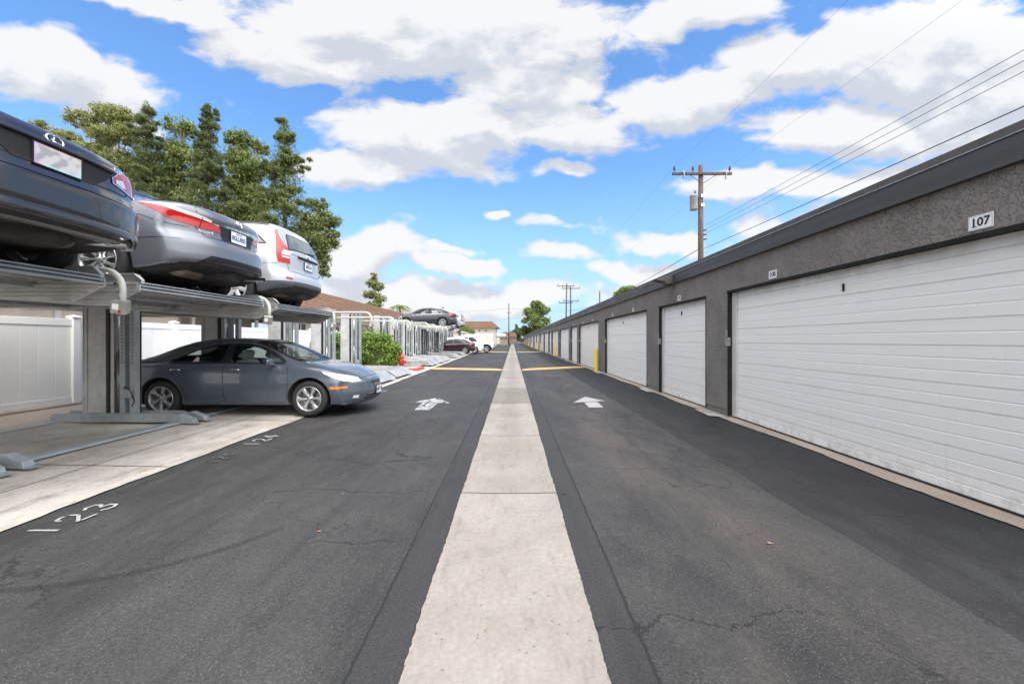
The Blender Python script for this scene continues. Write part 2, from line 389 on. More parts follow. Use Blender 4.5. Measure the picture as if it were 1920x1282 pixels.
def text_obj(txt, size, mt, name, parent, mtx, bold=0.0, extrude=.001):
    me = text_mesh(txt, size, name, bold, extrude); me.materials.clear(); me.materials.append(mt)
    o = bpy.data.objects.new(name, me); COL.objects.link(o)
    if parent: o.parent = parent
    o.matrix_local = mtx
    return o
def frame_mtx(pos, right, up):
    r = Vector(right).normalized(); u = Vector(up); u = (u - r * u.dot(r)).normalized(); n = r.cross(u)
    m = Matrix((r, u, n)).transposed().to_4x4(); m.translation = Vector(pos)
    return m
# ---------------------------------------------------------------- world: sky with clouds, soft sun
SUN_EL = math.radians(58); SUN_AZ = math.radians(148)   # azimuth clockwise from +Y: behind the camera
W = bpy.data.worlds.new('World'); S.world = W; W.use_nodes = True
def make_world():
    nt = W.node_tree; bg = nt.nodes['Background']
    sky = nd(nt, 'TexSky', sky_type='NISHITA', sun_disc=False, sun_elevation=SUN_EL, sun_rotation=SUN_AZ,
             altitude=50, air_density=1.0, dust_density=.4, ozone_density=2.2)
    D = coords(nt, 'Generated')
    sp = nd(nt, 'SeparateXYZ', {0: nd(nt, 'VectorMath', {0: D}, operation='NORMALIZE').outputs[0]})
    x, y, z = sp.outputs
    ya = mth(nt, 'ADD', mth(nt, 'ABSOLUTE', y), .22)
    u = mth(nt, 'DIVIDE', x, ya); v = mth(nt, 'DIVIDE', z, ya)
    # cloud groups as compass places: (u, v, ru, rv, weight)
    def q(px, py, rx, ry, w=1.0):
        # direction of a place in the sky, found once from the photograph
        ux = (px - 961) / F; vz = (638 - py) / F
        n = math.sqrt(1 + ux * ux + vz * vz); X_, Y_, Z_ = ux / n, 1 / n, vz / n
        k = 1 / (Y_ + .22)
        return (X_ * k, Z_ * k, rx / F * k / n, ry / F * k / n, w)
    BL = [q(800, 60, 420, 95, 1.15), q(560, 125, 190, 60), q(1000, 150, 190, 70, .9), q(1300, 15, 140, 55), q(110, 150, 190, 75, .85), q(300, 15, 130, 40, .8),
          q(810, 265, 230, 75, 1.05), q(690, 330, 140, 42, .95), q(1080, 245, 180, 60, .95), q(1270, 195, 170, 70, .95), q(1490, 120, 170, 75, 1.05),
          q(1720, 90, 240, 110, 1.1), q(1900, 170, 220, 150, 1.1), q(1560, 245, 200, 60, .9), q(1500, 350, 230, 34, .8), q(1660, 330, 150, 34, .8),
          q(690, 475, 120, 48, .95), q(860, 492, 75, 24, .95), q(1070, 328, 70, 16, .75), q(1235, 440, 95, 32, .75), q(1040, 465, 80, 22, .7),
          q(925, 395, 32, 10, .7), q(860, 553, 380, 40, .8), q(1180, 500, 100, 30, .65), q(1020, 412, 70, 14, .55), q(830, 462, 60, 12, .6), q(220, 250, 100, 60, .5), q(640, 560, 260, 50, .8), q(1500, 440, 150, 60, .5)]
    g = bpy.data.node_groups.new('cloud_density', 'ShaderNodeTree')
    g.interface.new_socket('P', in_out='INPUT', socket_type='NodeSocketVector')
    g.interface.new_socket('D', in_out='OUTPUT', socket_type='NodeSocketFloat')
    gi = g.nodes.new('NodeGroupInput'); go = g.nodes.new('NodeGroupOutput')
    P = gi.outputs[0]
    wn = nd(g, 'TexNoise', {'Vector': P, 'Scale': 2.6, 'Detail': 4.0, 'Roughness': .6}).outputs['Color']
    wv = nd(g, 'VectorMath', {0: wn, 1: (.30, .20, 0)}, operation='MULTIPLY').outputs[0]
    wv = nd(g, 'VectorMath', {0: wv, 1: (-.15, -.10, 0)}, operation='ADD').outputs[0]
    Pw = nd(g, 'VectorMath', {0: P, 1: wv}, operation='ADD').outputs[0]
    acc = None
    for (cu, cv, ru, rv, w) in BL:
        d = nd(g, 'VectorMath', {0: Pw, 1: (cu, cv, 0)}, operation='SUBTRACT').outputs[0]
        d = nd(g, 'VectorMath', {0: d, 1: (1 / ru, 1 / rv, 0)}, operation='MULTIPLY').outputs[0]
        l = nd(g, 'VectorMath', {0: d}, operation='LENGTH').outputs['Value']
        b = mth(g, 'MULTIPLY', rng(g, l, 1.35, .25), w)
        acc = b if acc is None else mth(g, 'MAXIMUM', acc, b)
    fb = noise(g, nd(g, 'VectorMath', {0: P, 1: (1, 1.9, 0)}, operation='MULTIPLY').outputs[0], 7.5, 10, .60, .25)
    fb2 = noise(g, nd(g, 'VectorMath', {0: P, 1: (1, 1.5, 0)}, operation='MULTIPLY').outputs[0], 2.6, 5, .6)
    dn = mth(g, 'ADD', acc, mth(g, 'MULTIPLY_ADD', fb, 1.9, -.96))
    dn = mth(g, 'ADD', dn, mth(g, 'MULTIPLY_ADD', fb2, .55, -.28))
    g.links.new(dn, go.inputs[0])
    def dens(vec):
        n = nt.nodes.new('ShaderNodeGroup'); n.node_tree = g; nt.links.new(vec, n.inputs[0]); return n.outputs[0]
    P0 = nd(nt, 'CombineXYZ', {0: u, 1: v}).outputs[0]
    up = nd(nt, 'CombineXYZ', {0: mth(nt, 'ADD', u, -.012), 1: mth(nt, 'ADD', v, .05)}).outputs[0]
    d0 = dens(P0); d1 = dens(up)
    cov = rng(nt, d0, .14, .56)
    # where more cloud lies above, the light is greyer
    shade = rng(nt, mth(nt, 'ADD', mth(nt, 'SUBTRACT', d1, d0), mth(nt, 'MULTIPLY', d0, .22)), -.10, .50)
    lit = mixc(nt, shade, (.485, .484, .482), (.335, .352, .382))
    # clouds outside the view boosted toward the sun, added as fill light
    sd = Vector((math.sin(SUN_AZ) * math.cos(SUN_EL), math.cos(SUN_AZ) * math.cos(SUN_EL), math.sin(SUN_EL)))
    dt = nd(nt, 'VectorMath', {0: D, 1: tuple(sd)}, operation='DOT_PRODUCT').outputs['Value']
    fill_gain = rng(nt, dt, .28, .95, 1.0, SUN_FILL)
    cov_fill = mth(nt, 'MAXIMUM', cov, rng(nt, y, .50, .20, 0, .93))  # thick cloud added outside the view to brighten walls and fence
    skyc = nd(nt, 'VectorMath', {0: sky.outputs[0], 1: (SKYK * .58, SKYK * .80, SKYK * .97)}, operation='MULTIPLY').outputs[0]
    # thin whitening near the horizon
    hz = mth(nt, 'MULTIPLY', rng(nt, z, .42, -.04), .85)
    skyc = mixc(nt, hz, skyc, (.25, .345, .44))
    cl = nd(nt, 'VectorMath', {0: lit, 1: nd(nt, 'CombineXYZ', {0: fill_gain, 1: fill_gain, 2: fill_gain}).outputs[0]}, operation='MULTIPLY').outputs[0]
    out = mixc(nt, mth(nt, 'MULTIPLY', cov_fill, .95), skyc, cl)
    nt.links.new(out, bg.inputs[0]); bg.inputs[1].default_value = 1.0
SUN_FILL = 5.0; SKYK = .15
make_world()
W.cycles.sampling_method = 'MANUAL'; W.cycles.sample_map_resolution = 512
sun = bpy.data.lights.new('sun', 'SUN'); so = bpy.data.objects.new('sun', sun); COL.objects.link(so)
sun.energy = 1.1; sun.angle = math.radians(18); sun.color = (1, .94, .85)
so.rotation_euler = Vector((math.sin(SUN_AZ) * math.cos(SUN_EL), math.cos(SUN_AZ) * math.cos(SUN_EL), math.sin(SUN_EL))).to_track_quat('Z', 'Y').to_euler()

# ---------------------------------------------------------------- ground
def gz(x, y=0):
    ax = abs(x)
    if x > 0: return .013 * max(0, min(ax, 4.2) - .4)
    if ax < 3.66: return .013 * max(0, ax - .47)
    return .047 + .0165 * (min(ax, 9.2) - 3.66)
def sx(y): return -.016 * (y - 4)          # the left row leans away from the lane
g = MB(); g.box(-700, 700, -200, 1200, -.6, -.06)
tag(g.build('ground', M['earth']), kind='structure')
ys = [-4 + .5 * i for i in range(0, 70)] + [31 + 4 * i for i in range(0, 32)]
def sheet(x0f, x1f, ys, zf, nx=2):
    v = []; f = []
    for j, y in enumerate(ys):
        a, b = x0f(y), x1f(y)
        for i in range(nx + 1):
            x = a + (b - a) * i / nx; v.append((x, y, zf(x, y)))
    for j in range(len(ys) - 1):
        for i in range(nx):
            a = j * (nx + 1) + i; f.append((a, a + 1, a + nx + 2, a + nx + 1))
    return v, f
mb = MB()
v, f = sheet(lambda y: -4.6, lambda y: 4.3, ys, lambda x, y: gz(x) if x > -3.7 else gz(-3.6), 60)
mb.add(v, f); tag(mb.build('asphalt_lane', M['asphalt']), kind='structure')
# concrete gutter strip: separate slabs with jagged edges
jr = random.Random(3)
mb = MB()
joints = [-4, -.9, 3.66, 5.87, 8.9, 11.75, 14.6, 17.6, 21.4, 25.2, 29, 33, 37, 41, 45, 50, 56, 62, 70, 78, 86, 96, 106, 118, 130, 142]
for a, b in zip(joints[:-1], joints[1:]):
    n = max(4, int((b - a) / (.022 if a < 8 else .5)))
    V = []; Fc = []
    for i in range(n + 1):
        t = a + .007 + (b - a - .014) * i / n
        chl = 0; chr_ = 0; l = -.472 + chl + jr.gauss(0, .0022) + .003 * math.sin(t * 5) ; r = .405 - chr_ + jr.gauss(0, .0022) + .003 * math.sin(t * 4) 
        V += [(l, t, .010), (-.2, t, .004), (.15, t, .004), (r, t, .010)]
    for i in range(n):
        for k in range(3):
            c = i * 4 + k; Fc.append((c, c + 1, c + 5, c + 4))
    mb.add(V, Fc)
tag(mb.build('concrete_strip', M['strip']), kind='structure')
# parking slab on the left with a slightly ragged edge
mb = MB(); yl = [-4 + .12 * i for i in range(220)] + [22.4 + 1.2 * i for i in range(100)]
def slab_edge(y): return -3.655 - .014 * (y - 2) + .010 * math.sin(y * 3.1) + .012 * math.sin(y * 1.13)
v, f = sheet(lambda y: -7.2 + sx(y), lambda y: slab_edge(y) + jr.gauss(0, .004), yl, lambda x, y: gz(x) + .006, 6)
mb.add(v, f); tag(mb.build('concrete_slab', M['slab']), kind='structure')
mb = MB(); v, f = sheet(lambda y: -14, lambda y: -7.2 + sx(y), yl, lambda x, y: gz(x) + .004, 3)
mb.add(v, f); tag(mb.build('concrete_path', M['tan']), kind='structure')
# slab joints (thin dark saw cuts)
mb = MB()
for y in [1.52 + 2.44 * i for i in range(16)]:
    mb.add([(x, yy, gz(x) + .0095) for x in (-7.1, -5.4, slab_edge(y) - .02) for yy in (y + .30, y + .312)], [(0, 2, 3, 1), (2, 4, 5, 3)])
yy_ = [-4 + i for i in range(60)]
v, f = sheet(lambda y: -4.55 + sx(y), lambda y: -4.54 + sx(y), yy_, lambda x, y: gz(x) + .0095, 1); mb.add(v, f)
tag(mb.build('slab_joints', M['dark']), kind='structure')
# ledge under the garage doors
mb = MB(); v, f = sheet(lambda y: 3.70 + .02 * math.sin(y * 2.7) + .02 * math.sin(y * 1.1 + 2) + jr.gauss(0, .007), lambda y: 4.2, yl[20:], lambda x, y: gz(3.8) + .009, 1)
mb.add(v, f); tag(mb.build('concrete_ledge', M['ledge']), kind='structure')

# ---------------------------------------------------------------- garages
XW, XD, ZT = 3.85, 3.945, 2.307
Z0 = gz(3.85)
PER = 15.70
doors = []          # (y0, y1, kind)
for k in range(-1, 9):
    o = 1.97 + PER * k
    doors += [(o, o + 5.07, 'wide'), (o + 5.88, o + 8.40, 'narrow'), (o + 9.34, o + 14.43, 'wide')]
doors = [d for d in doors if d[1] > -2.6 and d[1] < 141]
gar = empty('garage_building', (XW, 0, 0))
tag(gar, 'long low grey stucco garage row with charcoal fascia and white doors on the right', 'building')
def gb(mb, name, m, **k):
    o = mb.build(name, m, gar, **k); o.location = (-XW, 0, 0); return o
YA, YB = -4.0, 141.5
w = MB(); prev = YA; pl = MB(); pads = MB()
pr = random.Random(5)
for (a, b, kd) in doors + [(YB, None, None)]:
    if a > prev + .02:
        w.box(XW, XW + .085, prev, a, Z0 + .13, ZT)
        pl = MB(); pl.box(XW + .012, XW + .085, prev, a, Z0 - .03, Z0 + .13); gb(pl, 'wall_base', M['plinth'])
        xo = XW - .22 - .1 * pr.random()
        if b is not None: pads.add([(xo, prev + .1, Z0 + .013), (xo + .05, a - .03, Z0 + .013), (XW + .01, a + .02, Z0 + .013), (XW + .01, prev - .02, Z0 + .013)], [(0, 1, 2, 3)])
    prev = b
w.box(XW, XW + .085, YA, YB, ZT, 2.78)
w.box(XW + .3, XW + 6.2, YA - .1, YA, -.05, 2.9); w.box(XW, XW + 6.2, YB, YB + .15, -.05, 2.9); w.box(XW + 6.0, XW + 6.2, YA, YB, -.05, 2.9)
gb(w, 'wall', M['stucco'])
tag(pads.build('concrete_pads', M['slab']), kind='structure')
fa = MB()
for i in range(30):
    a = YA + i * 4.88; b = min(a + 4.872, YB + .1); q_ = pr.uniform(-.003, .003); fa.box(XW - .055 + q_, XW - .003, a, b, 2.765 + q_, 2.975)
gb(fa, 'fascia', M['fascia'], bevel=.004)
dr = MB(); dr.box(XW - .066, XW - .02, YA, YB + .1, 2.979, 2.989)
gb(dr, 'drip_edge', M['galv'])
rf = MB(); rf.box(XW - .045, XW + 6.3, YA, YB + .1, 2.991, 3.065)
gb(rf, 'roof', M['roofing'])
# dark backing behind the doors
bk = MB(); bk.box(XD + .06, XD + .08, YA, YB, Z0, ZT + .1); gb(bk, 'inner_wall', M['dark'])
# door panel profile
majors = [.17, .39, .74, .955, 1.30, 1.54, 1.885, 2.09]
def door_profile():
    pts = [(0.0, 0.0)]
    zs = [0] + majors + [2.26]
    for a, b in zip(zs[:-1], zs[1:]):
        n = 3 if b - a > .3 else 2
        for i in range(1, n):
            z = a + (b - a) * i / n
            pts += [(z - .008, 0), (z - .003, .003), (z + .003, .003), (z + .008, 0)]
        if b < 2.2: pts += [(b - .008, 0), (b - .005, .012), (b + .004, .012), (b + .007, 0)]
    pts.append((2.26, 0))
    return pts
DP = door_profile()
def make_door_obj(width, name='garage_door'):
    d = MB(); n = len(DP)
    v = [(dx, y, z) for y in (0, width) for z, dx in DP]
    d.add(v, [(i, i + 1, n + i + 1, n + i) for i in range(n - 1)])
    d.box(.034, .05, 0, width, 0, 2.26)
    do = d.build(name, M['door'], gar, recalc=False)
    fr = MB()
    fr.box(-.03, .03, width + .002, width + .14, 0, 2.20); fr.box(-.03, .03, -.09, -.002, 0, 2.20); fr.box(-.03, .03, -.09, width + .14, 2.20, 2.29)
    fo = fr.build('door_frame', M['white_trim'], do, bevel=.004)
    tr = MB()
    y0, y1 = -.11, width + .16
    tr.box(-.100, -.034, y1 - .022, y1 + .003, 0, ZT - Z0 - .076); tr.box(-.100, -.034, y0 - .003, y0 + .022, 0, ZT - Z0 - .076)
    tr.box(-.104, -.034, y0 - .012, y1 + .012, ZT - Z0 - .075, ZT - Z0 - .032)
    to = tr.build('dark_trim', M['trim'], do)
    bx = MB(); bx.box(-.16, -.115, y1 - .2, y1 - .085, 1.34, 1.50); bx.box(-.155, -.11, y1 - .19, y1 - .095, 1.51, 1.63)
    bx.box(-.11, -.04, y1 - .17, y1 - .10, 1.38, 1.46)
    bo = bx.build('latch_box', M['boxmetal'], do, bevel=.006)
    bx2 = bo; bo.location = (.058, .175, -.10)
    hd = MB(); hd.box(-.022, -.001, width * .54, width * .54 + .022, 1.93, 2.02); ho = hd.build('handle', M['black'], do, bevel=.004)
    bt = MB(); bt.box(-.012, .03, -.0, width, -.030, -.001); bt.build('bottom_seal', M['black'], do)
    return do
protos = {}
for (a, b, kd) in doors:
    wd = (b - a) - .27
    if kd not in protos:
        o = make_door_obj(wd); protos[kd] = o
    else:
        o = copy_tree(protos[kd], gar)
    o.location = (XD - XW, a + .11, Z0 + .03)
    o['group'] = 'white garage doors'
# number plates
num = 107; plates = []
for (a, b, kd) in doors:
    if b < 1: continue
    cs = [a + 1.27, a + 3.86] if kd == 'wide' else [a + 1.26]
    for c in cs: plates.append((c, num)); num += 1
ordn = {0: 'nearest'}
for i, (c, n) in enumerate(plates):
    small = c > 40
    e = empty('number_plate', (XW - .004, c, 2.392))
    p = MB(); p.box(-.006, 0, -.0875, .0875, -.060, .060); p.build('plate', M['sign'], e, bevel=.001)
    if not small:
        p = MB()
        for (a0, a1, b0, b1) in ((-.081, .081, .052, .0535), (-.081, .081, -.0535, -.052), (-.081, -.0795, -.052, .052), (.0795, .081, -.052, .052)):
            p.box(-.0072, -.0062, a0, a1, b0, b1)
        p.build('border', M['ink'], e)
        mt = frame_mtx((-.0078, 0, 0), (0, -1, 0), (0, 0, 1))
        t = text_obj(str(n), .098, M['ink'], 'digits', e, mt, .0022, .0008)
        t.scale = (.92, 1.0, 1)
        sr = MB()   # serifs of the 1
        d = str(n); xs_ = (-.048, -.001, .045)
        for ch, xc in zip(d, xs_):
            if ch == '1': sr.box(-.0088, -.0072, -xc - .020 - .004, -xc + .012, -.0360, -.0315)
        if sr.v: sr.build('serif', M['ink'], e)
    if not small:
        tag(e, 'small white plate numbered %d on the grey stucco above a garage door' % n, 'sign', 'number plates above the garage doors')
    else:
        tag(e, 'tiny white number plate far down the grey garage wall, number %d along the row' % (i + 1), 'sign', 'number plates above the garage doors')
# security light on the fascia
e = empty('wall_light', (XW - .055, 9.42, 2.83)); tag(e, 'dark wedge-shaped security light jutting from the garage fascia over the lane', 'wall light')
p = MB(); p.box(-.03, 0, -.13, .13, -.1, .12); p.build('mounting_box', M['fascia'], e, bevel=.006)
p = MB(); v = [(-.03, -.13, -.08), (-.03, .13, -.08), (-.03, .13, .11), (-.03, -.13, .11), (-.20, -.13, -.08), (-.20, .13, -.08), (-.20, .13, .08), (-.20, -.13, .08)]
p.add(v, [(0, 1, 2, 3), (4, 5, 6, 7), (0, 1, 5, 4), (1, 2, 6, 5), (2, 3, 7, 6), (3, 0, 4, 7)])
p.prism([(-.20, -.03), (-.20, .09), (-.42, .035), (-.42, .015)], -.14, .14, 'y')
p.build('housing', M['fascia'], e, bevel=.005)
p = MB(); p.add([(-.205, -.13, .094), (-.205, .13, .094), (-.42, .13, .041), (-.42, -.13, .041)], [(0, 1, 2, 3)]); p.build('top_panel', M['white_trim'], e)
# bollards
BX = 3.66
for i, (x, y, lb) in enumerate(((3.68, 17.35, 'yellow steel bollard nearest the camera, by the third garage door'), (3.68, 34.0, 'second yellow bollard along the garage doors, much smaller in the picture'),
                        (3.68, 51.5, 'third yellow bollard down the garage row'), (3.68, 60.5, 'fourth yellow bollard down the garage row'), (3.68, 76, 'fifth yellow bollard down the garage row'),
                        (3.68, 92, 'sixth yellow bollard, near the end of the garage row'), (3.68, 108, 'farthest but one yellow bollard at the end of the garages'), (3.68, 124, 'farthest yellow bollard at the end of the garages'))):
    p = MB(); p.lathe([(.075, -.02), (.075, .95), (.068, .975), (.04, .99), (.0, .995)], (0, 0, 0), seg=20)
    o = p.build('bollard', M['yellow'], loc=(x, y, Z0)); tag(o, lb, 'bollard', 'yellow bollards')
    if i: o.location.z = Z0
# speed bumps
def speed_bump(x0, x1, y0, y1, lb):
    prof = [(-.42, 0), (-.3, .028), (-.12, .052), (0, .058), (.12, .052), (.3, .028), (.42, 0)]
    v = []; f = []; nx = 24
    for i in range(nx + 1):
        t = i / nx; x = x0 + (x1 - x0) * t; y = y0 + (y1 - y0) * t
        for dy, dz in prof: v.append((x, y + dy, gz(x) + .002 + dz * min(1, min(t, 1 - t) * 14 + .1)))
    n = len(prof)
    for i in range(nx):
        for k in range(n - 1): a = i * n + k; f.append((a, a + 1, a + n + 1, a + n))
    o = MB().add(v, f, 0, True).build('speed_bump', M['bump_paint']); tag(o, lb, 'speed bump', 'yellow speed bumps')
speed_bump(-3.92, -.50, 19.2, 19.0, 'worn yellow speed bump across the left lane before the hydrant')
speed_bump(.45, 3.66, 19.0, 20.4, 'worn yellow speed bump across the right lane beside the nearest bollard')
speed_bump(-4.1, -.50, 47, 47, 'far faint yellow speed bump across the left lane by the white pickup')
speed_bump(.45, 3.6, 47, 47.5, 'far faint yellow speed bump across the right lane')
# road marks
def flat(name, polys, m, lb, cat, dz=.003, grp=None):
    mb = MB()
    for p in polys: mb.add([(x, y, gz(x) + dz) for x, y in p], [tuple(range(len(p)))])
    o = mb.build(name, m); return tag(o, lb, cat, grp)
flat('road_arrow', [[(1.80, 9.80), (1.37, 8.93), (1.75, 9.02), (2.14, 9.12)], [(1.62, 8.93), (1.60, 8.25), (1.90, 8.25), (1.93, 9.0), (1.75, 8.97)]], M['arrow'], 'clean white painted arrow on the right lane', 'road marking', grp='white lane arrows')
flat('road_arrow', [[(-1.84, 9.64), (-2.30, 8.85), (-1.84, 8.92), (-1.38, 8.80)], [(-2.02, 8.86), (-1.98, 7.96), (-1.67, 7.96), (-1.68, 8.86)]], M['arrow_worn'], 'chipped and cracked white arrow on the left lane', 'road marking', grp='white lane arrows')
def stencil_number(txt, cx, cy, lb, m, size=.27, sp=.2):
    e = empty('bay_number', (cx, cy, gz(cx) + .008)); tag(e, lb, 'road marking', 'painted bay numbers')
    # strokes in a cell: u across (0..1), v up (0..1)
    G = {'1': [[(.5, 0), (.5, 1)]],
         '2': [[(.1, .72), (.2, .93), (.5, 1), (.82, .9), (.85, .66)], [(.8, .56), (.3, .18), (.1, .04)], [(.28, .0), (.95, .0)]],
         '3': [[(.1, .86), (.35, 1), (.75, .94), (.8, .7), (.55, .56)], [(.5, .5), (.85, .4), (.88, .14), (.55, 0), (.22, .04), (.08, .16)]],
         '4': [[(.70, 0), (.70, 1)], [(.62, .95), (.08, .33), (.52, .3)], [(.78, .3), (.98, .3)]],
         '5': [[(.85, 1), (.2, 1), (.18, .6)], [(.2, .55), (.6, .6), (.88, .4), (.8, .1), (.45, 0), (.1, .1)]],
         '6': [[(.8, .95), (.4, .9), (.15, .5), (.2, .1), (.55, 0), (.85, .15), (.8, .45), (.45, .52), (.22, .42)]]}
    for i, ch in enumerate(txt):
        mb = MB()
        for st in G[ch]:
            th = .023
            for (u0, v0), (u1, v1) in zip(st[:-1], st[1:]):
                a = Vector((-(v0 - .5) * size * .75, (u0 - .5) * sp * .72)); b = Vector((-(v1 - .5) * size * .75, (u1 - .5) * sp * .72))
                d = (b - a).normalized(); nn = Vector((-d.y, d.x)) * th * .5; a2 = a - d * th * .28; b2 = b + d * th * .28
                mb.add([(p.x, p.y, 0.0002 * len(mb.f)) for p in (a2 + nn, b2 + nn, b2 - nn, a2 - nn)], [(0, 1, 2, 3)])
        o = mb.build('digit', m, e); o.location = (0, (i - 1) * sp, 0)
    return e
stencil_number('123', -3.40, 3.06, 'white stencilled number 123 on the asphalt at the slab edge', M['digits'])
stencil_number('124', -3.47, 5.45, 'white stencilled number 124 on the asphalt at the slab edge', M['digits'])
stencil_number('124', -3.42, 4.62, 'faded almost unreadable old stencil between 123 and 124', M['digits_old'], .2, .14)
stencil_number('125', -3.48, 8.15, 'white stencilled number at the slab edge in front of the parked blue-grey sedan', M['digits'])
stencil_number('126', -3.52, 10.6, 'stencilled bay number on the asphalt beyond the blue-grey sedan', M['digits'])
stencil_number('126', -3.55, 15.6, 'farthest stencilled bay number, before the yellow speed bump', M['digits'])
# small leaves and stones lying about
lr = random.Random(11)
for i, (x, y, c, s, lb) in enumerate(((-1.42, 2.9, (.35, .17, .06), .010, 'tiny orange leaf on the left lane asphalt'), (-1.55, 3.6, (.3, .17, .07), .009, 'small brown leaf on the asphalt left of the strip'),
        (-.13, 1.93, (.33, .26, .13), .008, 'yellowish leaf scrap on the concrete strip'), (1.77, 2.72, (.28, .22, .15), .014, 'pale torn leaf on the right lane asphalt'),
        (-1.25, 1.6, (.15, .13, .1), .012, 'dark leaf near the bottom edge of the left lane'))):
    v = [(math.cos(t) * s * (1.8 if k % 2 else 1.2), math.sin(t) * s * .8, .004 + .004 * (k % 2)) for k, t in enumerate([PI * 2 * j / 7 for j in range(7)])]
    o = MB().add(v, [tuple(range(7))]).build('fallen_leaf', varied('leaf_%s' % ('abcdef'[i]), c, .2, 60, .7), loc=(x, y, gz(x) + .003)); o.rotation_euler.z = i
    tag(o, lb, 'leaf')
# ---------------------------------------------------------------- car materials
def paint(name, c, metal=.35, rough=.32, dirt=.25):
    m = mat(name, c, rough, metal, 1.0); nt = m.node_tree; P = coords(nt)
    n = noise(nt, P, 1.1, 4, .5)
    lk(m, mixc(nt, rng(nt, n, .45, .85, 0, dirt * .6), c, tuple(min(1, x * .85 + .03) for x in c)), 'Base Color')
    lk(m, rng(nt, n, .35, .75, rough - .06, rough + .12), 'Roughness')
    lk(m, rng(nt, noise(nt, P, 1.6, 3, .5), .3, .75, .02, .07), 'Coat Roughness')
    return m
M['p_black'] = paint('black_car_paint', (.024, .022, .022), .2, .25, .12)
M['p_grey'] = paint('gunmetal_car_paint', (.165, .172, .195), .45)
M['p_silver'] = paint('silver_car_paint', (.50, .51, .52), .35)
M['p_blue'] = paint('blue_grey_car_paint', (.105, .125, .155), .45)
M['p_coal'] = paint('charcoal_car_paint', (.035, .036, .042), .3)
M['p_wine'] = paint('dark_wine_car_paint', (.035, .012, .018), .3)
M['p_white'] = paint('white_car_paint', (.78, .78, .78), 0)
M['p_sgrey'] = paint('warm_silver_car_paint', (.36, .36, .36), .4)
M['under'] = varied('dirty_underbody', (.030, .026, .024), .4, 5, .85, world=False)
M['clad'] = varied('grey_plastic_cladding', (.075, .085, .10), .15, 8, .6, world=False)
M['plastic'] = mat('black_plastic', (.012, .012, .013), .4)
M['seam'] = mat('panel_gap', (.006, .006, .006), .7)
M['tyre'] = varied('tyre_rubber', (.022, .022, .022), .25, 18, .75, world=False)
M['alloy'] = varied('alloy_wheel', (.52, .52, .53), .1, 12, .32, .06, metal=.75, world=False)
M['alloy_w'] = varied('silver_painted_wheel', (.62, .62, .62), .1, 12, .35, .06, metal=.3, world=False)
M['exh'] = varied('rusty_exhaust_steel', (.20, .155, .12), .4, 7, .55, .1, metal=.4, world=False)
M['plate'] = mat('plate_white', (.72, .74, .78), .35)
M['plate_ink'] = mat('plate_blue_ink', (.03, .05, .16), .4)
M['leather'] = varied('grey_leather', (.24, .265, .255), .1, 9, .5, world=False)
M['dash'] = mat('dark_dashboard', (.03, .032, .035), .6)
M['orange'] = mat('amber_lens', (.75, .20, .01), .12, 0, 1)
def lens(name, c, c2):
    m = mat(name, c, .12, 0, 1.0); nt = m.node_tree; P = coords(nt)
    w = mth(nt, 'SINE', mth(nt, 'MULTIPLY', nd(nt, 'SeparateXYZ', {0: P}).outputs[2], 330))
    lk(m, mixc(nt, rng(nt, w, -1, 1, 0, .5), c, c2), 'Base Color'); bs(m).inputs['Emission Strength'].default_value = 0
    return m
M['lens_red'] = lens('red_tail_lens', (.50, .010, .008), (.30, .004, .004))
M['lens_clear'] = lens('clear_lens', (.62, .62, .60), (.45, .45, .44))
def hazy():
    m = mat('hazy_headlight_lens', (.66, .64, .50), .18, 0, 1); nt = m.node_tree; P = coords(nt)
    lk(m, mixc(nt, rng(nt, noise(nt, P, 9, 3), .35, .65), (.74, .72, .60), (.42, .40, .30)), 'Base Color'); return m
M['lens_head'] = hazy()
def carglass():
    m = bpy.data.materials.new('tinted_car_glass'); m.use_nodes = True; nt = m.node_tree; nt.nodes.clear()
    out = nt.nodes.new('ShaderNodeOutputMaterial')
    tr = nd(nt, 'BsdfTransparent', {0: (.88, .93, .90, 1)}); gl = nd(nt, 'BsdfGlossy', {0: (1, 1, 1, 1), 'Roughness': .02})
    fr = nd(nt, 'Fresnel', {0: 1.5}).outputs[0]
    mx = nd(nt, 'MixShader', {0: mth(nt, 'MULTIPLY_ADD', fr, .7, .0), 1: tr.outputs[0], 2: gl.outputs[0]})
    nt.links.new(mx.outputs[0], out.inputs[0]); return m
M['cglass'] = carglass()
M['dglass'] = mat('dark_car_glass', (.010, .012, .013), .04, 0, 0, .35)
M['fglass'] = mat('dusty_rear_glass', (.10, .12, .13), .12, 0, .5, .9)
def smear():
    m = mat('pale_smudged_plate', (.8, .8, .8), .4); nt = m.node_tree; P = coords(nt)
    s = nd(nt, 'SeparateXYZ', {0: P})
    c = mixc(nt, rng(nt, s.outputs[2], -.075, .075), (.35, .78, .85), (.85, .55, .45))
    c = mixc(nt, rng(nt, s.outputs[1], .07, .15), c, (.62, .30, .75))
    edge = mth(nt, 'MAXIMUM', rng(nt, mth(nt, 'ABSOLUTE', s.outputs[2]), .052, .085), rng(nt, mth(nt, 'ABSOLUTE', s.outputs[1]), .13, .18))
    c = mixc(nt, edge, mixc(nt, rng(nt, noise(nt, P, 15, 0), .4, .62), (.50, .49, .49), (.32, .30, .32)), c)
    lk(m, c, 'Base Color'); return m
M['plate_smudge'] = smear()

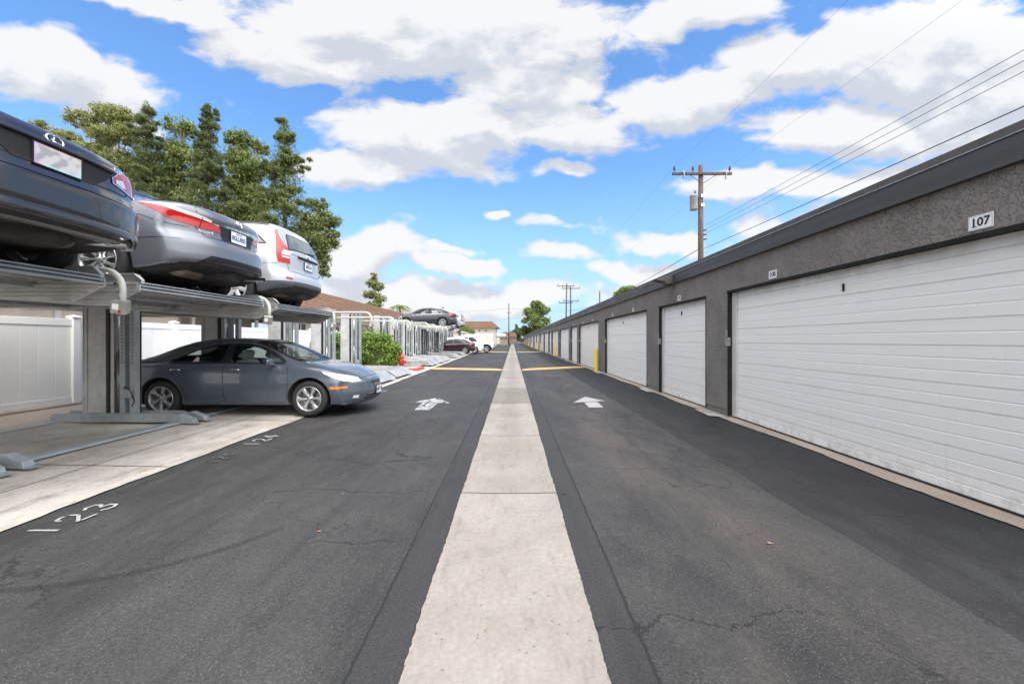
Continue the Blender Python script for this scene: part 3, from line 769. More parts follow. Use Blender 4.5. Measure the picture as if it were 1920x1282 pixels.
# ---------------------------------------------------------------- car geometry
def pchip(keys):
    xs = np.array([k[0] for k in keys], float); ysv = np.array([k[1] for k in keys], float)
    if len(xs) == 1: return lambda x: float(ysv[0])
    h = np.diff(xs); d = np.diff(ysv) / h; n = len(xs); m_ = np.zeros(n)
    for i in range(1, n - 1):
        if d[i - 1] * d[i] > 0:
            w1, w2 = 2 * h[i] + h[i - 1], h[i] + 2 * h[i - 1]
            m_[i] = (w1 + w2) / (w1 / d[i - 1] + w2 / d[i])
    m_[0], m_[-1] = d[0], d[-1]
    def f(x):
        if x <= xs[0]: return float(ysv[0])
        if x >= xs[-1]: return float(ysv[-1])
        i = int(np.searchsorted(xs, x) - 1); t = (x - xs[i]) / h[i]
        return float((2 * t**3 - 3 * t**2 + 1) * ysv[i] + (t**3 - 2 * t**2 + t) * h[i] * m_[i] + (-2 * t**3 + 3 * t**2) * ysv[i + 1] + (t**3 - t**2) * h[i] * m_[i + 1])
    return f
def sstep(a, b, x):
    t = max(0, min(1, (x - a) / (b - a))); return t * t * (3 - 2 * t)
def catmull(pts, sub):
    P = [pts[0]] + pts + [pts[-1]]; out = []
    for i in range(1, len(P) - 2):
        p0, p1, p2, p3 = P[i - 1], P[i], P[i + 1], P[i + 2]
        for k in range(sub):
            t = k / sub
            out.append(tuple(.5 * ((2 * p1[j]) + (-p0[j] + p2[j]) * t + (2 * p0[j] - 5 * p1[j] + 4 * p2[j] - p3[j]) * t * t + (-p0[j] + 3 * p1[j] - 3 * p2[j] + p3[j]) * t**3) for j in (0, 1)))
    out.append(P[-1]); return out

class Car:
    def __init__(s, sp, name, label, cat, loc, rz, scale=.965, group=None, dx=.05, sub=5):
        s.sp = sp; s.L = sp['L']; s.root = empty(name, loc, rz, scale); tag(s.root, label, cat, group)
        s.paint = sp['paint']; s.top = pchip(sp['top']); s.belt = pchip(sp['belt']); s.bot = pchip(sp['bot'])
        s.wid = pchip(sp['wid']); s.rw = pchip(sp['rw']); s.er = pchip(sp['er']); s.ef = pchip(sp['ef'])
        s.kr = sp.get('kr', .22); s.kf = sp.get('kf', .32); s.D = .75
        s.body_mesh(dx, sub)
    def section(s, x, sub):
        w = s.wid(x); zb = s.bot(x); zt = s.top(x); zs = min(s.belt(x), zt - .025); wr = s.rw(x)
        g = sstep(.03, .25, zt - zs); rd = .012 + (.075 - .012) * g
        lo = s.sp.get('lo', 1.0)
        p = [(0, zb), (w * .66, zb), (w * .89 * lo, zb + .012), (w * .955 * lo, zb + .07), (w * .995, zb + .40 * (zs - zb)), (w * 1.0, zb + .62 * (zs - zb)), (w * .985, zb + .84 * (zs - zb)),
             (w * (.945 - .02 * g), zs)]
        ws = p[-1][0]; zr = zt - rd
        p += [(ws + (wr - ws) * .5 + .018 * g, zs + (zr - zs) * .53 + .006 * (1 - g)), (wr, zr), (wr * .80, zt - .018 * (.3 + .7 * g)), (wr * .42, zt - .003), (0, zt)]
        return catmull(p, sub)
    def endx(s, y, z, x, w):
        q_ = min(1.15, abs(y) / max(w, .1))
        fr = max(0, 1 - x / s.D)**2; ff = max(0, 1 - (s.L - x) / s.D)**2
        er = s.er(z) + s.kr * q_**3; ef = s.ef(z) + s.kf * q_**2.6
        return x + er * fr - ef * ff
    def body_mesh(s, dx, sub):
        L = s.L; n = int(L / dx)
        xs = [0, .012, .03, .06, .10, .15, .2] + [.2 + (L - .4) * i / n for i in range(1, n)] + [L - .2, L - .15, L - .10, L - .06, L - .03, L - .012, L]
        rings = []
        for x in xs:
            h = s.section(x, sub); w = s.wid(x)
            e = min(x, L - x); k = 1 - .035 * max(0, 1 - e / .06)**2
            zc = (h[0][1] + h[-1][1]) / 2
            h = [(y * k, zc + (z - zc) * k) for y, z in h]
            ring = h + [(-y, z) for y, z in h[-2:0:-1]]
            rings.append([(s.endx(y, z, x, w), y, z) for y, z in ring])
        m = len(rings[0]); V = [p for r in rings for p in r]; Fc = []
        for i in range(len(rings) - 1):
            for k in range(m):
                a = i * m + k; b = i * m + (k + 1) % m; Fc.append((a, b, b + m, a + m))
        # caps
        for end, idx in ((0, 0), (1, len(rings) - 1)):
            base = rings[idx]; x = xs[idx]; w = s.wid(x)
            zc = sum(p[2] for p in base) / m; prev = [idx * m + k for k in range(m)]
            for kk in (.93, .86, .79, .72, .65, .58, .5, .42, .34, .26, .18, .1, .04):
                cur = []
                for p in base:
                    y, z = p[1] * kk, zc + (p[2] - zc) * kk
                    cur.append(len(V)); V.append((s.endx(y, z, x, w), y, z))
                for k in range(m):
                    q4 = (prev[k], prev[(k + 1) % m], cur[(k + 1) % m], cur[k]); Fc.append(q4 if end else q4[::-1])
                prev = cur
            Fc.append(tuple(prev))
        me = bpy.data.meshes.new('body'); me.from_pydata(V, [], Fc)
        bm = bmesh.new(); bm.from_mesh(me); bmesh.ops.recalc_face_normals(bm, faces=bm.faces); bm.to_mesh(me); bm.free()
        me.materials.append(s.paint); me.materials.append(M['under'])
        me.polygons.foreach_set('use_smooth', [True] * len(me.polygons)); me.update()
        # smooth surface kept for projecting panels
        s.bvh_v = [v.co.copy() for v in me.vertices]; s.bvh_n = [v.normal.copy() for v in me.vertices]
        s.bvh_p = [tuple(p.vertices) for p in me.polygons]
        s.bvh = BVHTree.FromPolygons(s.bvh_v, s.bvh_p)
        # wheel arches
        R = s.sp['R']; cut = MB()
        for ax in (s.sp['ra'], s.sp['fa']):
            for sg in (-1, 1):
                w = s.wid(ax); a = w - .30; b = w + .2; n_ = 36
                v = [(ax + math.cos(2 * PI * k / n_) * (R + s.sp.get('arch', .055)) * 1.02, sg * yy, R + .01 + math.sin(2 * PI * k / n_) * (R + s.sp.get('arch', .055))) for yy in (a, b) for k in range(n_)]
                cut.add(v, [tuple(range(n_)), tuple(range(2 * n_ - 1, n_ - 1, -1))] + [(k, n_ + k, n_ + (k + 1) % n_, (k + 1) % n_) for k in range(n_)])
        co_ = cut.build('cutter', M['under'])
        bo = bpy.data.objects.new('body', me); COL.objects.link(bo)
        md = bo.modifiers.new('b', 'BOOLEAN'); md.operation = 'DIFFERENCE'; md.object = co_; md.solver = 'EXACT'; md.material_mode = 'TRANSFER'
        dg = bpy.context.evaluated_depsgraph_get()
        me2 = bpy.data.meshes.new_from_object(bo.evaluated_get(dg)); bo.modifiers.clear(); bo.data = me2
        bpy.data.objects.remove(co_); bo.parent = s.root; s.body = bo
        # underside
        ui = [i for i, m_ in enumerate(me2.materials) if m_ and m_.name.startswith('dirty_under')]
        ui = ui[0] if ui else 0
        clad = s.sp.get('clad')
        if clad: me2.materials.append(M['clad']); ci = len(me2.materials) - 1
        bmx = bmesh.new(); bmx.from_mesh(me2)
        if clad:
            ends = [(clad[0], )]
            bmesh.ops.bisect_plane(bmx, geom=bmx.verts[:] + bmx.edges[:] + bmx.faces[:], plane_co=(0, 0, clad[0]), plane_no=(clad[2], 0, 1))
        for f in bmx.faces:
            c = f.calc_center_median()
            if f.material_index == ui: f.smooth = False; continue
            if f.normal.z < -.8 and c.z < .45: f.material_index = ui
            elif clad and (c.z + c.x * clad[2]) < clad[0] and f.material_index != ui and (c.x < clad[1] or c.z < .42): f.material_index = ci
        s.bm = bmx
    def open_holes(s, polys, axis='y'):
        def inside(pt, poly):
            r = False; j = len(poly) - 1
            for i in range(len(poly)):
                if (poly[i][1] > pt[1]) != (poly[j][1] > pt[1]) and pt[0] < (poly[j][0] - poly[i][0]) * (pt[1] - poly[i][1]) / (poly[j][1] - poly[i][1]) + poly[i][0]: r = not r
                j = i
            return r
        kill = []
        for f in s.bm.faces:
            c = f.calc_center_median()
            if axis == 'y' and (abs(c.y) < .3 or c.z < .75): continue
            if axis == 'z' and (f.normal.z < .15 or c.z < .8): continue
            pt = (c.x, c.z) if axis == 'y' else (c.x, c.y)
            if any(inside(pt, p) for p in polys): kill.append(f)
        bmesh.ops.delete(s.bm, geom=kill, context='FACES')
    def finish(s):
        s.bm.to_mesh(s.body.data); s.bm.free(); s.body.data.update(); s.body.name = 'body'
    # -- projection
    def cast(s, u, v, d, U, Vv):
        o = U * u + Vv * v + d * 8
        h = s.bvh.ray_cast(o, -d)
        if h[0] is None: h = s.bvh.find_nearest(U * u + Vv * v + d * .8)
        co_, no, i = h[0], h[1], h[2]
        idx = s.bvh_p[i]; acc = Vector((0, 0, 0)); 
        for k in idx:
            w = 1 / ((s.bvh_v[k] - co_).length + 1e-4)**2; acc += s.bvh_n[k] * w
        n = acc.normalized()
        if n.dot(d) < 0: n = -n
        return co_, n
    @staticmethod
    def axes(d):
        d = Vector(d).normalized()
        if abs(d.z) > .9: return d, Vector((1, 0, 0)), Vector((0, 1, 0))
        U = Vector((-d.y, d.x, 0)).normalized(); return d, U, d.cross(U).normalized() * (1 if d.cross(U).z > 0 else -1)
    def patch(s, name, pts, d, m, off=.003, res=.05, parent=None, both=False, thick=0.0):
        obs = []
        for sg in ((1, -1) if both else (1,)):
            dd = Vector(d); P3 = [Vector(p) for p in pts]
            if sg < 0: dd.y = -dd.y; P3 = [Vector((p.x, -p.y, p.z)) for p in P3]
            dd, U, Vv = s.axes(dd)
            uv = [(p.dot(U), p.dot(Vv)) for p in P3]
            bm = bmesh.new(); vs = [bm.verts.new((a, b, 0)) for a, b in uv]; bm.faces.new(vs)
            for k in (0, 1):
                lo_, hi_ = min(p[k] for p in uv), max(p[k] for p in uv); n = int((hi_ - lo_) / res)
                for i in range(1, n + 1):
                    c = [0, 0, 0]; c[k] = lo_ + (hi_ - lo_) * i / (n + 1); no = [0, 0, 0]; no[k] = 1
                    bmesh.ops.bisect_plane(bm, geom=bm.verts[:] + bm.edges[:] + bm.faces[:], plane_co=c, plane_no=no, dist=1e-5)
            nrm = []
            for v in bm.verts:
                c, n_ = s.cast(v.co.x, v.co.y, dd, U, Vv); v.co = c + n_ * off; nrm.append(n_)
            for f in bm.faces: f.smooth = True
            bm.normal_update()
            for f in bm.faces:
                if f.normal.dot(dd) < 0: f.normal_flip()
            me = bpy.data.meshes.new(name); bm.to_mesh(me); bm.free()
            me.materials.append(m); me.normals_split_custom_set_from_vertices(nrm)
            o = bpy.data.objects.new(name, me); COL.objects.link(o); o.parent = parent or s.root; obs.append(o)
        return obs
    def ribbon(s, name, pts, d, width, m, off=.0015, parent=None, both=False, closed=False, mesh_only=False, step=.04):
        obs = []
        for sg in ((1, -1) if both else (1,)):
            dd = Vector(d); P3 = [Vector(p) for p in pts]
            if sg < 0: dd.y = -dd.y; P3 = [Vector((p.x, -p.y, p.z)) for p in P3]
            dd, U, Vv = s.axes(dd)
            uv = [Vector((p.dot(U), p.dot(Vv))) for p in P3]
            if closed: uv.append(uv[0])
            q_ = []
            for a, b in zip(uv[:-1], uv[1:]):
                n = max(1, int((b - a).length / step))
                q_ += [a + (b - a) * i / n for i in range(n)]
            q_.append(uv[-1]); v = []; nr = []
            for i, p in enumerate(q_):
                if closed: t = q_[(i + 1) % (len(q_) - 1)] - q_[(i - 1) % (len(q_) - 1)]
                else: t = q_[min(i + 1, len(q_) - 1)] - q_[max(i - 1, 0)]
                t = t.normalized(); n_ = Vector((-t.y, t.x)) * width / 2
                for e in (p + n_, p - n_):
                    c, nn = s.cast(e.x, e.y, dd, U, Vv); v.append(c + nn * off); nr.append(nn)
            mb = MB().add(v, [(2 * i, 2 * i + 1, 2 * i + 3, 2 * i + 2) for i in range(len(q_) - 1)], 0, True)
            o = mb.build(name, m, parent or s.root, recalc=False)
            o.data.normals_split_custom_set_from_vertices(nr)
            obs.append(o)
        return obs
    def at(s, x, y, z, d):
        dd, U, Vv = s.axes(d); p = Vector((x, y, z)); return s.cast(p.dot(U), p.dot(Vv), dd, U, Vv)
    def wheels(s, spokes, style='star', m=None, rim=.225):
        R = s.sp['R']; ww = .105
        key = (R, spokes, style, rim, (m or M['alloy']).name)
        if key not in WHEELS:
            e = empty('wheel'); 
            prof = [(rim - .012, -ww * .80), (rim + .004, -ww), (R - .035, -ww * 1.04), (R - .012, -ww * .9), (R - .002, -ww * .62), (R, -ww * .3), (R, 0), (R, ww * .3), (R - .002, ww * .62), (R - .012, ww * .9), (R - .035, ww * 1.04), (rim + .004, ww), (rim - .012, ww * .80)]
            t = MB().lathe(prof, (0, 0, 0), 'y', 48)
            for k in range(3):   # tread grooves
                yy = (-.045, 0, .045)[k]; t.lathe([(R + .0012, yy - .005), (R + .0012, yy + .005)], (0, 0, 0), 'y', 48, 1)
            t.build('tyre', [M['tyre'], M['seam']], e, recalc=False)
            r_ = MB()   # outside is +y
            r_.lathe([(rim + .006, ww * .99), (rim + .004, ww * 1.04), (rim - .008, ww * 1.02), (rim - .018, ww * .6), (rim - .03, -ww * .3), (rim - .03, -ww * .9), (rim + .0, -ww)], (0, 0, 0), 'y', 48)
            r_.lathe([(.0, ww * .86), (.026, ww * .86), (.030, ww * .82), (.062, ww * .76), (.07, ww * .4)], (0, 0, 0), 'y', 24)
            for i in range(spokes):
                a = 2 * PI * i / spokes + PI / 2
                if style == 'fan': hw0, hw1 = .016, .030
                elif style == 'wide': hw0, hw1 = .042, .052
                else: hw0, hw1 = .026, .044
                st = [(.045, hw0, .80), (.11, hw0 * .85, .90), (rim * .72, hw1 * .72, .97), (rim - .012, hw1, .96)]
                v = []
                for rr, hw, yy in st:
                    for sg in (-1, 1):
                        for (f_, dy) in ((1, -.016), (.62, 0)):
                            lx = sg * hw * f_; v.append((math.cos(a) * rr - math.sin(a) * lx, ww * yy + dy, math.sin(a) * rr + math.cos(a) * lx))
                        lx = sg * hw; v.append((math.cos(a) * rr - math.sin(a) * lx, ww * yy - .045, math.sin(a) * rr + math.cos(a) * lx))
                f = []
                for k in range(len(st) - 1):
                    b = k * 6
                    f += [(b + 2, b + 0, b + 6, b + 8), (b + 0, b + 1, b + 7, b + 6), (b + 1, b + 4, b + 10, b + 7), (b + 4, b + 3, b + 9, b + 10), (b + 3, b + 5, b + 11, b + 9)]
                r_.add(v, f)
            r_.build('rim', m or M['alloy'], e)
            k_ = MB(); k_.lathe([(0, -.02), (rim - .035, -.02)], (0, 0, 0), 'y', 32); k_.build('brake_disc', M['steel'] if style != 'wide' else M['dark'], e, recalc=False)
            k_ = MB()
            for i in range(5):
                a = 2 * PI * i / 5; k_.lathe([(.011, ww * .74), (.011, ww * .83), (.0, ww * .84)], (math.cos(a) * .048, 0, math.sin(a) * .048), 'y', 6)
            k_.build('lug_nuts', M['plastic'], e)
            WHEELS[key] = e; e.parent = s.root; first = e
            e['proto'] = 1
        src = WHEELS[key]
        used = src.parent is not s.root
        for i, (ax, sg) in enumerate(((s.sp['ra'], 1), (s.sp['ra'], -1), (s.sp['fa'], 1), (s.sp['fa'], -1))):
            o = src if (i == 0 and not used) else copy_tree(src, s.root)
            o.name = 'wheel'; o.location = (ax, sg * (s.wid(ax) - .125), R); o.rotation_euler = (0, rnd.random() * 2, 0 if sg > 0 else PI)
            if sg < 0: o.rotation_euler = (0, rnd.random() * 2, PI)
    def plate(s, z, front=False, m=None, txt='8GLU055', x=None, tilt=0.0, w=.305, h=.155, bg=None):
        d = (1, 0, 0) if front else (-1, 0, 0)
        c, n = s.at(s.L if front else 0, 0, z, d)
        if x is not None: c = Vector((x, 0, z))
        e = MB(); e.box(-.004, .004, -w / 2, w / 2, -h / 2, h / 2)
        o = e.build('license_plate', m or M['plate'], s.root, bevel=.002)
        sg = 1 if front else -1
        o.location = (c.x + sg * .012, 0, z); o.rotation_euler = (0, tilt, 0)
        fr = MB()
        for (a, b, cc, dd) in ((-w / 2 - .008, w / 2 + .008, h / 2, h / 2 + .008), (-w / 2 - .008, w / 2 + .008, -h / 2 - .008, -h / 2), (-w / 2 - .008, -w / 2, -h / 2, h / 2), (w / 2, w / 2 + .008, -h / 2, h / 2)):
            fr.box(-.006, .007, a, b, cc, dd)
        fr.build('plate_frame', M['plastic'], o)
        if txt:
            t = text_obj(txt, .088, M['plate_ink'], 'plate_text', o, frame_mtx((sg * .0052, 0, -.01), (0, sg, 0), (0, 0, 1)), .0025, .0006)
            t.scale = (.78, 1, 1)
            t2 = text_obj('California', .032, M['lens_red'], 'plate_text', o, frame_mtx((sg * .0052, 0, .055), (0, sg, 0), (0, 0, 1)), .0005, .0006)
        return o
    def mirror(s, x, z, m=None):
        for sg in (-1, 1):
            w = s.wid(x)
            v = MB()
            prof = [(-.105, .0), (-.09, .055), (-.02, .075), (.07, .07), (.105, .03), (.10, -.035), (.0, -.06), (-.08, -.045)]
            v = MB(); rings_ = [(.0, .7), (.02, .95), (.06, 1.0), (.10, .85), (.125, .5)]
            V = [(xx_ + p[1] * 0 + k * .35, sg * (w - .02 + .02 + p[0] * k_ + .07), z + .03 + p[1] * k_) for k, k_ in rings_ for xx_ in (x,) for p in prof]
            n = len(prof); Fc = [(i * n + k, i * n + (k + 1) % n, (i + 1) * n + (k + 1) % n, (i + 1) * n + k) for i in range(len(rings_) - 1) for k in range(n)] + [tuple(range(n)), tuple(range(4 * n, 5 * n))]
            v.add(V, Fc, 0, True)
            v.tube([(x + .03, sg * (w - .06), z - .03), (x + .02, sg * (w + .03), z + .0)], .022, 6)
            v.build('mirror', m or s.paint, s.root)
    def exhaust(s, y, z=.27, r=.036, dbl=False):
        e = MB(); e.tube([(.55, y * .8, z + .02), (.25, y, z), (.03, y, z - .005)], r, 14, caps=False); e.tube([(.03, y, z - .005), (.035, y, z - .005)], r + .003, 14, caps=False)
        e.tube([(.045, y, z - .005), (.05, y, z - .005)], r * .85, 14, 1)
        e.build('exhaust_pipe', [M['chrome'], M['seam']], s.root)
    def muffler(s, y=.2, z=.25):
        e = MB()
        L_ = .62; prof = [(.02, 0), (.085, .02), (.10, .06), (.10, L_ - .06), (.085, L_ - .02), (.02, L_)]
        V = []; n = 20
        for r_, h in prof:
            for k in range(n):
                a = 2 * PI * k / n; V.append((.50 + math.cos(a) * r_ * 1.25, y - L_ / 2 + h, z + math.sin(a) * r_ * .78))
        e.add(V, [(i * n + k, i * n + (k + 1) % n, (i + 1) * n + (k + 1) % n, (i + 1) * n + k) for i in range(5) for k in range(n)], 0, True)
        e.tube([(.6, y - .1, z), (1.1, y - .3, z), (2.2, 0, .20), (3.4, 0, .19)], .028, 8)
        e.build('muffler', M['exh'], s.root)
        u = MB(); ra = s.sp['ra']; w = s.wid(ra)
        u.tube([(ra, -w + .2, s.sp['R'] - .03), (ra, w - .2, s.sp['R'] - .03)], .035, 8)
        for sg in (-1, 1):
            u.tube([(ra, sg * (w - .25), s.sp['R'] - .02), (ra - .1, sg * .35, .26)], .03, 6); u.tube([(ra, sg * (w - .3), .3), (ra + .45, sg * (w - .35), .22)], .035, 6)
            u.lathe([(.055, 0), (.06, .1), (.05, .2)], (ra - .02, sg * (w - .3), .28), 'z', 12)
        u.build('rear_axle', M['under'], s.root)
        t = MB(); t.prism([(.62, .22), (1.5, .17), (2.6, .17), (2.6, .26), (.62, .30)], -.5, .5, 'y'); t.build('floor_pan', M['under'], s.root, bevel=.03)
        if s.sp.get('well'):
            t = MB(); t.lathe([(.0, .0), (.24, .0), (.30, .05), (.31, .14)], (.46 if not s.sp.get('wx') else s.sp['wx'], -.08, s.bot(.4) - .07), 'z', 28); t.build('spare_wheel_well', M['under'], s.root)
    def emblem_L(s, z, r=.062):
        c, n = s.at(0, 0, z, (-1, 0, 0)); n = Vector((-1, 0, .25)).normalized(); e = MB()
        def P(u, v, o=0): # u to the right seen from behind (car's -y ... right = -y), on the panel plane
            up = Vector((0, 0, 1)); up = (up - n * up.dot(n)).normalized(); rt = up.cross(n) 
            return c + rt * u + up * v + n * (.006 + o)
        e.tube([P(math.cos(a) * r * 1.32, math.sin(a) * r) for a in [2 * PI * k / 32 for k in range(33)]], .0065, 6, caps=False)
        V = [P(u * r, v * r, o) for o in (-.003, .005) for u, v in ((.05, .82), (.25, .82), (-.12, -.25), (.78, -.25), (.88, -.42), (-.52, -.42))]
        # the slanted stroke and foot
        e.tube([P(.18 * r, .80 * r), P(-.45 * r, -.36 * r)], .007, 6); e.tube([P(-.50 * r, -.38 * r), P(.85 * r, -.38 * r)], .007, 6); e.tube([P(-.1 * r, .85 * r), P(.18 * r, .82 * r)], .005, 6)
        return e.build('emblem', M['chrome'], s.root)
    def emblem_H(s, z, r=.055):
        c, n = s.at(0, 0, z, (-1, 0, 0)); n = Vector((-1, 0, .2)).normalized(); e = MB()
        up = Vector((0, 0, 1)); up = (up - n * up.dot(n)).normalized(); rt = up.cross(n)
        P = lambda u, v: c + rt * u * r + up * v * r + n * .006
        for sg in (-1, 1): e.tube([P(sg * .62, .75), P(sg * .36, .1), P(sg * .46, -.75)], .0075, 6)
        e.tube([P(-.38, .0), P(.38, .0)], .0065, 6)
        e.tube([P(.95, .85), P(1.02, .4), P(.85, -.6), P(.6, -.92), P(-.6, -.92), P(-.85, -.6), P(-1.02, .4), P(-.95, .85), P(-.5, .95), P(.5, .95), P(.95, .85)], .004, 5)
        return e.build('emblem', M['chrome'], s.root)
    def badge(s, txt, y, z, size=.05, d=(-1, 0, 0), x=0):
        c, n = s.at(x, y, z, d); rt = Vector((0, 0, 1)).cross(n).normalized()
        t = text_obj(txt, size, M['chrome'], 'lettering', s.root, frame_mtx(c + n * .004, rt, Vector((0, 0, 1))), .0012, .002)
        return t
    def seats(s, xf=2.45, xr=1.55, zf=.50, zr=.52):
        for x, ys_ in ((xf, (-.38, .38)),):
            for y in ys_:
                b = MB(); prof = [(-.02, 0), (.03, .28), (-.03, .52), (-.12, .60), (-.20, .58), (-.16, .3), (-.14, 0)]
                b.prism([(x + a, zf + .1 + c) for a, c in prof], y - .24, y + .24, 'y'); b.prism([(x - .05, zf), (x + .45, zf + .06), (x + .47, zf + .14), (x - .05, zf + .12)], y - .25, y + .25, 'y')
                b.prism([(x - .10, zf + .70), (x - .07, zf + .86), (x - .15, zf + .89), (x - .20, zf + .74)], y - .13, y + .13, 'y')
                b.tube([(x - .13, y - .05, zf + .6), (x - .13, y - .05, zf + .75)], .008, 5); b.tube([(x - .13, y + .05, zf + .6), (x - .13, y + .05, zf + .75)], .008, 5)
                b.build('seat', M['leather'], s.root, bevel=.03)
        b = MB(); b.prism([(xr, zr), (xr + .5, zr + .03), (xr + .5, zr + .12), (xr + .08, zr + .12), (xr - .1, zr + .52), (xr - .25, zr + .5)], -.62, .62, 'y')
        for y in (-.38, .38): b.prism([(xr - .12, zr + .5), (xr - .1, zr + .62), (xr - .2, zr + .64), (xr - .22, zr + .5)], y - .13, y + .13, 'y')
        b.build('rear_bench', M['leather'], s.root, bevel=.03)
WHEELS = {}

def side_windows(c, polys, glass, trim=M['plastic'], tw=.026, opened=False, holes_shrink=.0):
    for p in polys:
        c.patch('side_window', [(x, .8, z) for x, z in p], (0, 1, 0), glass, .0035 if not opened else .001, .08, both=True)
        c.ribbon('window_trim', [(x, .8, z) for x, z in p], (0, 1, 0), tw, trim, .005, both=True, closed=True)
def seams(c, lines, d=(0, 1, 0), w=.008, both=True):
    for l in lines:
        c.ribbon('panel_gap', l, d, w, M['seam'], .0012, both=both)

# ---- sedan like the black and the blue-grey ones (same model of car)
def saloon_spec(p):
    return dict(L=4.85, paint=p, R=.328, ra=1.15, fa=3.87, well=True,
        top=[(0, .945), (.05, .985), (.18, 1.015), (.45, 1.045), (.62, 1.07), (.95, 1.22), (1.3, 1.345), (1.7, 1.43), (2.1, 1.455), (2.5, 1.44), (2.85, 1.375), (3.2, 1.235), (3.55, 1.06), (3.72, .99), (4.0, .945), (4.4, .86), (4.7, .755), (4.85, .66)],
        belt=[(0, .90), (.4, .965), (1.2, .98), (2.4, .955), (3.5, .92), (4.2, .82), (4.85, .60)],
        bot=[(0, .25), (.3, .235), (.8, .20), (4.1, .19), (4.6, .18), (4.85, .20)],
        wid=[(0, .83), (.4, .878), (1.2, .905), (2.5, .91), (3.6, .905), (4.2, .885), (4.6, .84), (4.85, .77)],
        rw=[(0, .66), (.55, .68), (.9, .60), (1.4, .56), (2.2, .565), (2.8, .58), (3.4, .66), (3.75, .70), (4.85, .56)],
        er=[(.2, .07), (.30, .02), (.44, .0), (.56, .0), (.62, .025), (.68, .055), (.82, .06), (.95, .085), (1.1, .10)],
        ef=[(.18, .10), (.28, .03), (.42, .0), (.52, .02), (.62, .05), (.72, .14), (.85, .25)], kr=.20, kf=.42)
def build_saloon(p, name, label, loc, rz, rear=True, front=False, opened=False, grp=None, pl_m=None, txt=None, rimstyle=('star', 6)):
    c = Car(saloon_spec(p), name, label, 'car', loc, rz, group=grp, dx=.05)
    RG = [(1.27, .995), (1.42, 1.09), (1.68, 1.22), (1.98, 1.30), (2.27, 1.325), (2.27, .985), (1.8, .985)]
    FG = [(2.37, 1.327), (2.62, 1.315), (2.84, 1.265), (3.06, 1.175), (3.28, 1.055), (3.38, .98), (2.9, .972), (2.37, .98)]
    WS = [(3.60, -.66), (3.68, -.35), (3.70, 0), (3.68, .35), (3.60, .66), (3.2, .60), (2.74, .53), (2.70, 0), (2.74, -.53), (3.2, -.60)]
    RW = [(.68, -.64), (.62, 0), (.68, .64), (1.0, .60), (1.42, .535), (1.46, 0), (1.42, -.535), (1.0, -.60)]
    if opened:
        def shr(p, k=.965):
            cx = sum(a for a, b in p) / len(p); cy = sum(b for a, b in p) / len(p); return [(cx + (a - cx) * k, cy + (b - cy) * k) for a, b in p]
        c.open_holes([shr(RG), shr(FG)], 'y'); c.open_holes([shr(WS), shr(RW)], 'z')
    c.finish()
    gl = M['cglass'] if opened else M['dglass']
    side_windows(c, [RG, FG], gl, tw=.034 if opened else .024, opened=opened)
    for nm, P_ in (('windshield', WS), ('rear_window', RW)):
        c.patch(nm, [(x, y, 1) for x, y in P_], (0, 0, 1), gl, .002 if opened else .0035, .08)
        c.ribbon('window_trim', [(x, y, 1) for x, y in P_], (0, 0, 1), .04 if opened else .028, M['plastic'], .005, closed=True)
    # bright strip over the windows, door pillars
    c.ribbon('chrome_strip', [(1.21, .8, .985), (1.33, .8, 1.07), (1.62, .8, 1.225), (1.95, .8, 1.325), (2.3, .8, 1.352), (2.62, .8, 1.34), (2.9, .8, 1.275), (3.12, .8, 1.175), (3.40, .8, 1.0)], (0, 1, 0), .014, M['chrome'], .007, both=True)
    c.patch('door_pillar', [(2.275, .8, .99), (2.365, .8, .985), (2.365, .8, 1.325), (2.275, .8, 1.325)], (0, 1, 0), M['plastic'], .006, .06, both=True)
    doors_ = [('door', [(2.30, .975), (2.33, .26), (3.44, .25), (3.50, .62), (3.46, .955)], 2.52), ('door', [(1.30, .965), (1.37, .82), (1.52, .56), (1.60, .40), (1.66, .26), (2.32, .25), (2.29, .975)], 1.44)]
    for nm, P_, hx in doors_:
        k = 1.0
        os_ = c.patch(nm, [(x, .8, z) for x, z in P_], (0, 1, 0), c.paint, .0050, .05, both=True)
        c.ribbon('panel_gap', [(x, .8, z) for x, z in P_], (0, 1, 0), .015, M['seam'], .0022, both=True, closed=True)
        for o, sg in zip(os_, (1, -1)):
            cc, n = c.at(hx + .0, sg * .8, .855, (0, sg, 0))
            h = MB(); h.tube([cc + Vector((-.10, 0, 0)) + n * .012, cc + Vector((-.07, 0, .004)) + n * .034, cc + Vector((0, 0, .006)) + n * .038, cc + Vector((.07, 0, .004)) + n * .034, cc + Vector((.10, 0, 0)) + n * .012], [.009, .013, .014, .013, .009], 8)
            h.build('door_handle', M['chrome'], o)
            r_ = MB(); r_.lathe([(.0, .004), (.052, .003)], (0, 0, 0), 'y', 16)
    c.ribbon('rub_strip', [(1.70, .8, .575), (3.30, .8, .545)], (0, 1, 0), .035, c.paint, .012, both=True)
    c.ribbon('rub_strip_shadow', [(1.70, .8, .555), (3.30, .8, .525)], (0, 1, 0), .010, M['seam'], .004, both=True)
    seams(c, [[(4.2, .8, .80), (4.25, .8, .55), (4.15, .8, .52)]] if False else [])
    c.wheels(6, 'star')
    c.mirror(3.20, .975)
    c.muffler(-.15, .25)
    # sill shadow line
    c.ribbon('sill_line', [(1.62, .8, .27), (3.40, .8, .26)], (0, 1, 0), .012, M['seam'], .002, both=True)
